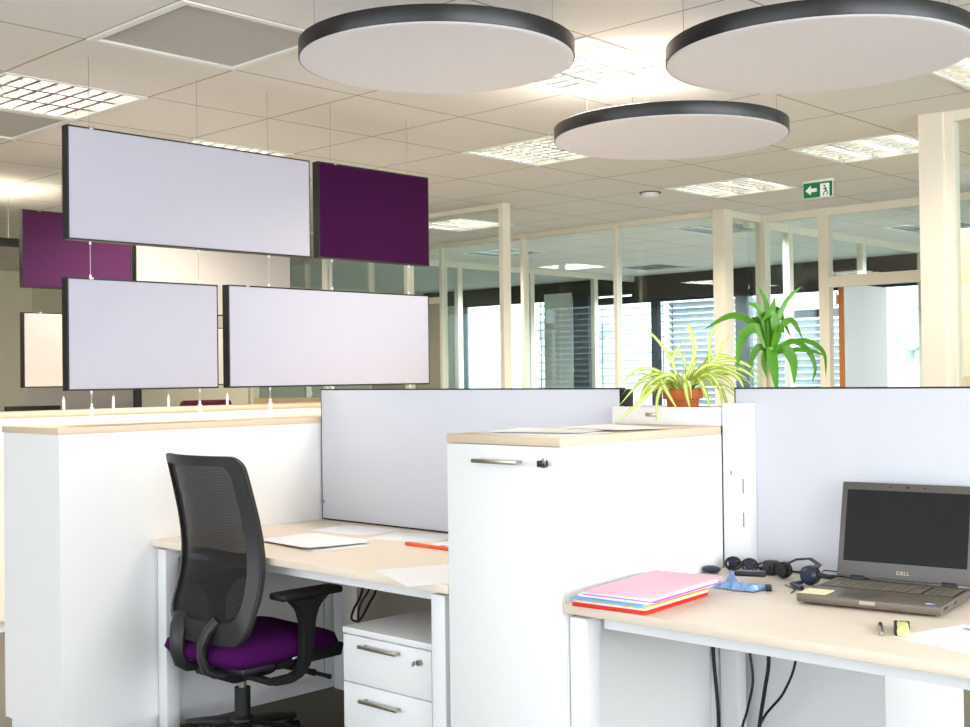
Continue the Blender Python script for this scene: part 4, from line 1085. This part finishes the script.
mb = MB(); lbox(mb, .003, .072, .012, .085, zk+.0002, zk+.0016); tag(build('sticky_note', mb, M['yellow_note']), 'yellow sticky note on the left palm rest of the laptop', 'note')
mb = MB(); lbox(mb, Wl-.045, Wl-.022, .022, .038, zk+.0001, zk+.0006); build('blue_sticker', mb, M['blue'], base)
mb = MB(); lbox(mb, Wl-.043, Wl-.030, .025, .032, zk+.0006, zk+.0008); build('sticker_mark', mb, M['paper'], base)
mb = MB(); lbox(mb, .165, .205, -.0008, .0005, zl+.009, zl+.018); build('front_plate', mb, M['steel'], base)
mb = MB(); lbox(mb, Wl-.001, Wl+.0006, .03, .06, zl+.008, zl+.016); lbox(mb, Wl-.001, Wl+.0006, .12, .14, zl+.008, zl+.016); build('ports', mb, M['black'], base)
# lid, hinged at the back and leaning back
lean = math.radians(14)
def LD(u, h, d):  # h up the lid, d in front (+) of lid plane
    v = Dl-.006+h*math.sin(lean)-d*math.cos(lean); zz = zk+.001+h*math.cos(lean)+d*math.sin(lean)
    return LP(u, v, zz)
def lidbox(mb, u0, u1, h0, h1, d0, d1, bev=0):
    n0 = set(mb.bm.verts); mb.box(u0, h0, d0, u1, h1, d1, bev)
    for v in mb.bm.verts:
        if v not in n0: v.co = Vector(LD(v.co.x, v.co.y, v.co.z))
HL = .270
mb = MB(); lidbox(mb, 0, Wl, .004, HL, -.012, .0, .003); lid = build('lid', mb, M['lap_lid'], t)
mb = MB(); lidbox(mb, .016, Wl-.016, .048, HL-.022, .0001, .0008); build('display', mb, M['lap_screen'], lid)
mb = MB(); lidbox(mb, Wl/2-.004, Wl/2+.004, HL-.014, HL-.008, .0001, .0008); lidbox(mb, Wl/2-.05, Wl/2-.043, HL-.012, HL-.009, .0001, .0008); lidbox(mb, Wl/2+.043, Wl/2+.05, HL-.012, HL-.009, .0001, .0008); build('webcam', mb, M['black'], lid)
mb = MB()
for u in (.04, Wl-.08):
    mb = MB(); lidbox(mb, u, u+.04, -.004, .010, -.011, .001, .002); build('hinge', mb, M['black'], lid)
def text_mesh(s, size):
    c = bpy.data.curves.new('txt', 'FONT'); c.body = s; c.size = size; c.align_x = 'CENTER'; c.extrude = .0002
    o = bpy.data.objects.new('txt', c); COL.objects.link(o)
    dg = bpy.context.evaluated_depsgraph_get(); me = bpy.data.meshes.new_from_object(o.evaluated_get(dg))
    bpy.data.objects.remove(o); return me
me = text_mesh('DELL', .014); mb = MB(); mb.bm.from_mesh(me)
for v in mb.bm.verts: v.co = Vector(LD(Wl/2+v.co.x*1.15, .019+v.co.y, .0004+v.co.z))
build('lid_lettering', mb, M['steel'], lid, smooth=0)
# pens and paper at the front
def pen(p0, p1, r, mb_m, label, cap=None):
    a, b = Vector(p0), Vector(p1); t = thing('pen', label, 'pen', tuple((a+b)/2-Vector((0, 0, r))))
    d = b-a
    mb = MB(); mb.tube([a, a+d*.6], r, 10); build('barrel', mb, mb_m, t)
    mb = MB(); mb.tube([a+d*.6, a+d*.95, b], [r*1.02, r*1.02, r*.4], 10); build('cap', mb, cap or M['black'], t)
pen((.160, -.812, DZ+.0055), (.265, -.757, DZ+.0055), .005, M['steel'], 'short dark and silver pen in front of the laptop')
t = thing('highlighter', 'fluorescent yellow highlighter with black cap in front of the laptop', 'pen', (.22, -.835, DZ))
mb = MB(); mb.rbox((.214, -.836, DZ+.011), (.044, .013, .0095), .45, 'Z', .006); build('body', mb, M['lime'], t)
mb = MB(); mb.rbox((.226, -.815, DZ+.009), (.050, .005, .008), .45, 'Z', .003); build('clip', mb, M['black'], t)
mb = MB(); mb.rbox((.263, -.818, DZ+.010), (.009, .012, .0085), .45, 'Z', .003); build('cap', mb, M['black'], t)
paper('paper_sheet', 'white sheet at the right end of the right desk front', 'paper', .235, -1.03, Z, .25, .34, -.28, 0, None, marks=[(.30, .28, .05, .12)])
# sunglasses, phone, wrapper, headset, dongle
t = thing('sunglasses', 'folded black sunglasses lying at the back beside the slotted upright', 'glasses', (.73, -.09, DZ))
def rim(cx, cy):
    mb = MB(); pts = []
    for k in range(21):
        a = 2*PI*k/20; pts.append((cx+.008*math.sin(a)*.5, cy+.026*math.cos(a), DZ+.024+.018*math.sin(a)))
    mb.tube(pts, .0042, 8, caps=False); return mb
for cy in (-.068, -.125): build('rim', rim(.725, cy), M['black'], t)
for cy in (-.068, -.125):
    mb = MB(); mb.tube([(.7245, cy, DZ+.024), (.7265, cy, DZ+.024)], .017, 20); build('lens', mb, M['navy'], t)
mb = MB(); mb.tube([(.725, -.093, DZ+.03), (.722, -.0965, DZ+.033), (.725, -.100, DZ+.03)], .003, 8); build('bridge', mb, M['black'], t)
for s, cy in ((1, -.042), (-1, -.151)):
    mb = MB(); mb.tube([(.727, cy, DZ+.03), (.745, cy, DZ+.03), (.755, cy-s*.03, DZ+.022), (.757, cy-s*.10, DZ+.014), (.755, cy-s*.125, DZ+.006)], .0035, 8); build('temple', mb, M['black'], t)
t = thing('spectacle_case', 'small glossy dark shell next to the pink folder corner', 'case', (.66, -.03, DZ))
mb = MB(); r = bmesh.ops.create_uvsphere(mb.bm, u_segments=20, v_segments=10, radius=1)
for v in r['verts']: v.co = Vector((.665+v.co.x*.022, -.030+v.co.y*.030, DZ+.0115+v.co.z*.011))
build('shell', mb, M['navy'], t)
t = thing('headset', 'black headset with navy ear pad lying left of the laptop', 'headset', (.66, -0.3450, DZ))
mb = MB(); mb.tube([(.700, -0.2500, DZ+.0255), (.716, -0.2500, DZ+.0255)], .024, 20); mb.tube([(.69, -0.2500, DZ+.0255), (.70, -0.2500, DZ+.0255)], .018, 16); build('ear_cup', mb, M['black'], t)
mb = MB(); mb.tube([(.645, -0.3630, DZ+.0285), (.668, -0.3630, DZ+.0285)], .027, 20); build('ear_cup', mb, M['black'], t)
mb = MB(); mb.tube([(.633, -0.3630, DZ+.0285), (.645, -0.3630, DZ+.0285)], [.018, .024], 20); build('ear_pad', mb, M['navy'], t)
mb = MB(); mb.tube([(.712, -0.2500, DZ+.04), (.735, -0.2750, DZ+.055), (.745, -0.3150, DZ+.06), (.72, -0.3550, DZ+.05), (.668, -0.3700, DZ+.045)], .006, 8, flat=(1.6, .5)); build('headband', mb, M['black'], t)
mb = MB(); mb.tube([(.655, -.375, DZ+.03), (.665, -.395, DZ+.0285), (.70, -.412, DZ+.02), (.735, -.42, DZ+.014)], [.009, .008, .006, .005], 8); build('microphone_boom', mb, M['black'], t)
mb = MB(); mb.tube([(.64, -.345, DZ+.008), (.60, -.335, DZ+.008), (.575, -.365, DZ+.008), (.56, -.39, DZ+.008)], [.006, .006, .007, .007], 8); build('inline_control', mb, M['navy'], t)
mb = MB(); mb.tube([(.67, -.38, DZ+.02), (.72, -.37, DZ+.035), (.755, -.42, DZ+.03), (.775, -.50, DZ+.01)], .0018, 6); mb.tube([(.60, -.315, DZ+.004), (.575, -.35, DZ+.003), (.55, -.375, DZ+.003), (.50, -.39, DZ+.003)], .0015, 6); build('cord', mb, M['black'], t)
t = thing('webcam', 'small black clip-on camera next to the sunglasses', 'camera', (.745, -.175, DZ))
mb = MB(); mb.box(.725, -.205, DZ+.001, .765, -.165, DZ+.042, .006); build('body', mb, M['black'], t)
mb = MB(); mb.tube([(.725, -.185, DZ+.026), (.718, -.185, DZ+.026)], .010, 16); build('lens', mb, M['navy'], t)
mb = MB(); mb.box(.735, -.1645, DZ+.001, .760, -.150, DZ+.022, .003); build('clip', mb, M['black'], t)
t = thing('remote_control', 'flat black handheld device lying on the blue wrapper', 'phone', (.575, -.205, DZ+.022))
mb = MB(); mb.rbox((.570, -.222, DZ+.030), (.020, .044, .007), .42, 'Z', .005); build('body', mb, M['black'], t)
mb = MB(); mb.rbox((.570, -.222, DZ+.0373), (.014, .034, .0004), .42, 'Z'); build('face', mb, M['navy'], t)
t = thing('foil_wrapper', 'crumpled shiny blue wrapper on the right desk by the folders', 'wrapper', (.505, -.2, DZ))
mb = MB(); random.seed(3); rows = []
for i in range(10):
    r = []
    for j in range(13):
        x = .445+.085*i/9+.012*random.uniform(-1, 1)*.6; y = -.175-.125*j/12-.02*i/9
        e = 1 if 0 < i < 9 and 0 < j < 12 else 0
        r.append((x, y+.006*random.uniform(-1, 1), DZ+.003+e*(.018*abs(math.sin(j*1.1+i*.9))*(1-i/14)+.004*random.random())))
    rows.append(r)
mb.grid(rows, .0008); build('foil', mb, M['blue_foil'], t, smooth=0)
mb = MB(); mb.prism([(-.165, DZ+.003), (-.215, DZ+.004), (-.19, DZ+.042)], 'X', .520, .523); build('raised_flap', mb, M['blue_foil'], t, smooth=0)
t = thing('usb_dongle', 'tiny dark plug lying left of the laptop corner', 'dongle', (.50, -.315, DZ))
mb = MB(); mb.rbox((.505, -.318, DZ+.0085), (.014, .008, .008), .6, 'Z', .002); build('body', mb, M['profile'], t)
mb = MB(); mb.rbox((.524, -.305, DZ+.0085), (.006, .006, .003), .6, 'Z', .0005); build('connector', mb, M['steel'], t)
# cables under the desks
def hang(pts, label, r=.005):
    P_ = [Vector(p) for p in pts]; out = []
    n = len(P_)
    for i in range(n-1):
        p0, p1, p2, p3 = P_[max(i-1, 0)], P_[i], P_[i+1], P_[min(i+2, n-1)]
        for k in range(6):
            f = k/6
            out.append(.5*((2*p1)+(-p0+p2)*f+(2*p0-5*p1+4*p2-p3)*f*f+(-p0+3*p1-3*p2+p3)*f**3))
    out.append(P_[-1])
    mb = MB(); mb.tube(out, r, 8); o = build('power_cable', mb, M['black']); tag(o, label, 'cable', 'black cables under the desks')
top = DZ-.03
hang([(.70, -.010, DZ-.0785), (.70, -.008, .56), (.70, -.010, .46), (.70, -.022, .33), (.70, -.025, .22), (.70, -.03, .01)], 'thick black cable hanging nearest the left leg of the right desk', .006)
hang([(.70, -.12, top), (.70, -.135, .52), (.70, -.145, .42), (.70, -.125, .33), (.70, -.10, .24), (.70, -.08, .01)], 'thin black cable, second under the right desk', .004)
hang([(.70, -.19, top), (.70, -.20, .5), (.70, -.185, .40), (.70, -.165, .29), (.70, -.16, .2), (.70, -.15, .01)], 'thick black cable in the middle under the right desk', .006)
hang([(.705, -.27, top), (.71, -.285, .52), (.715, -.24, .40), (.715, -.17, .31), (.715, -.13, .2), (.71, -.12, .01)], 'slanting black cable, rightmost under the right desk', .004)
hang([(.78, 1.70, top), (.78, 1.72, .48), (.78, 1.78, .38), (.78, 1.79, .34), (.78, 1.74, .345), (.78, 1.68, .42), (.78, 1.63, .50), (.78, 1.60, top)], 'black cable loop hanging under the left desk behind the pedestal', .005)
hang([(.79, 1.67, top), (.79, 1.68, .5), (.79, 1.75, .40), (.79, 1.76, .3), (.79, 1.74, .01)], 'straight black cable under the left desk', .004)
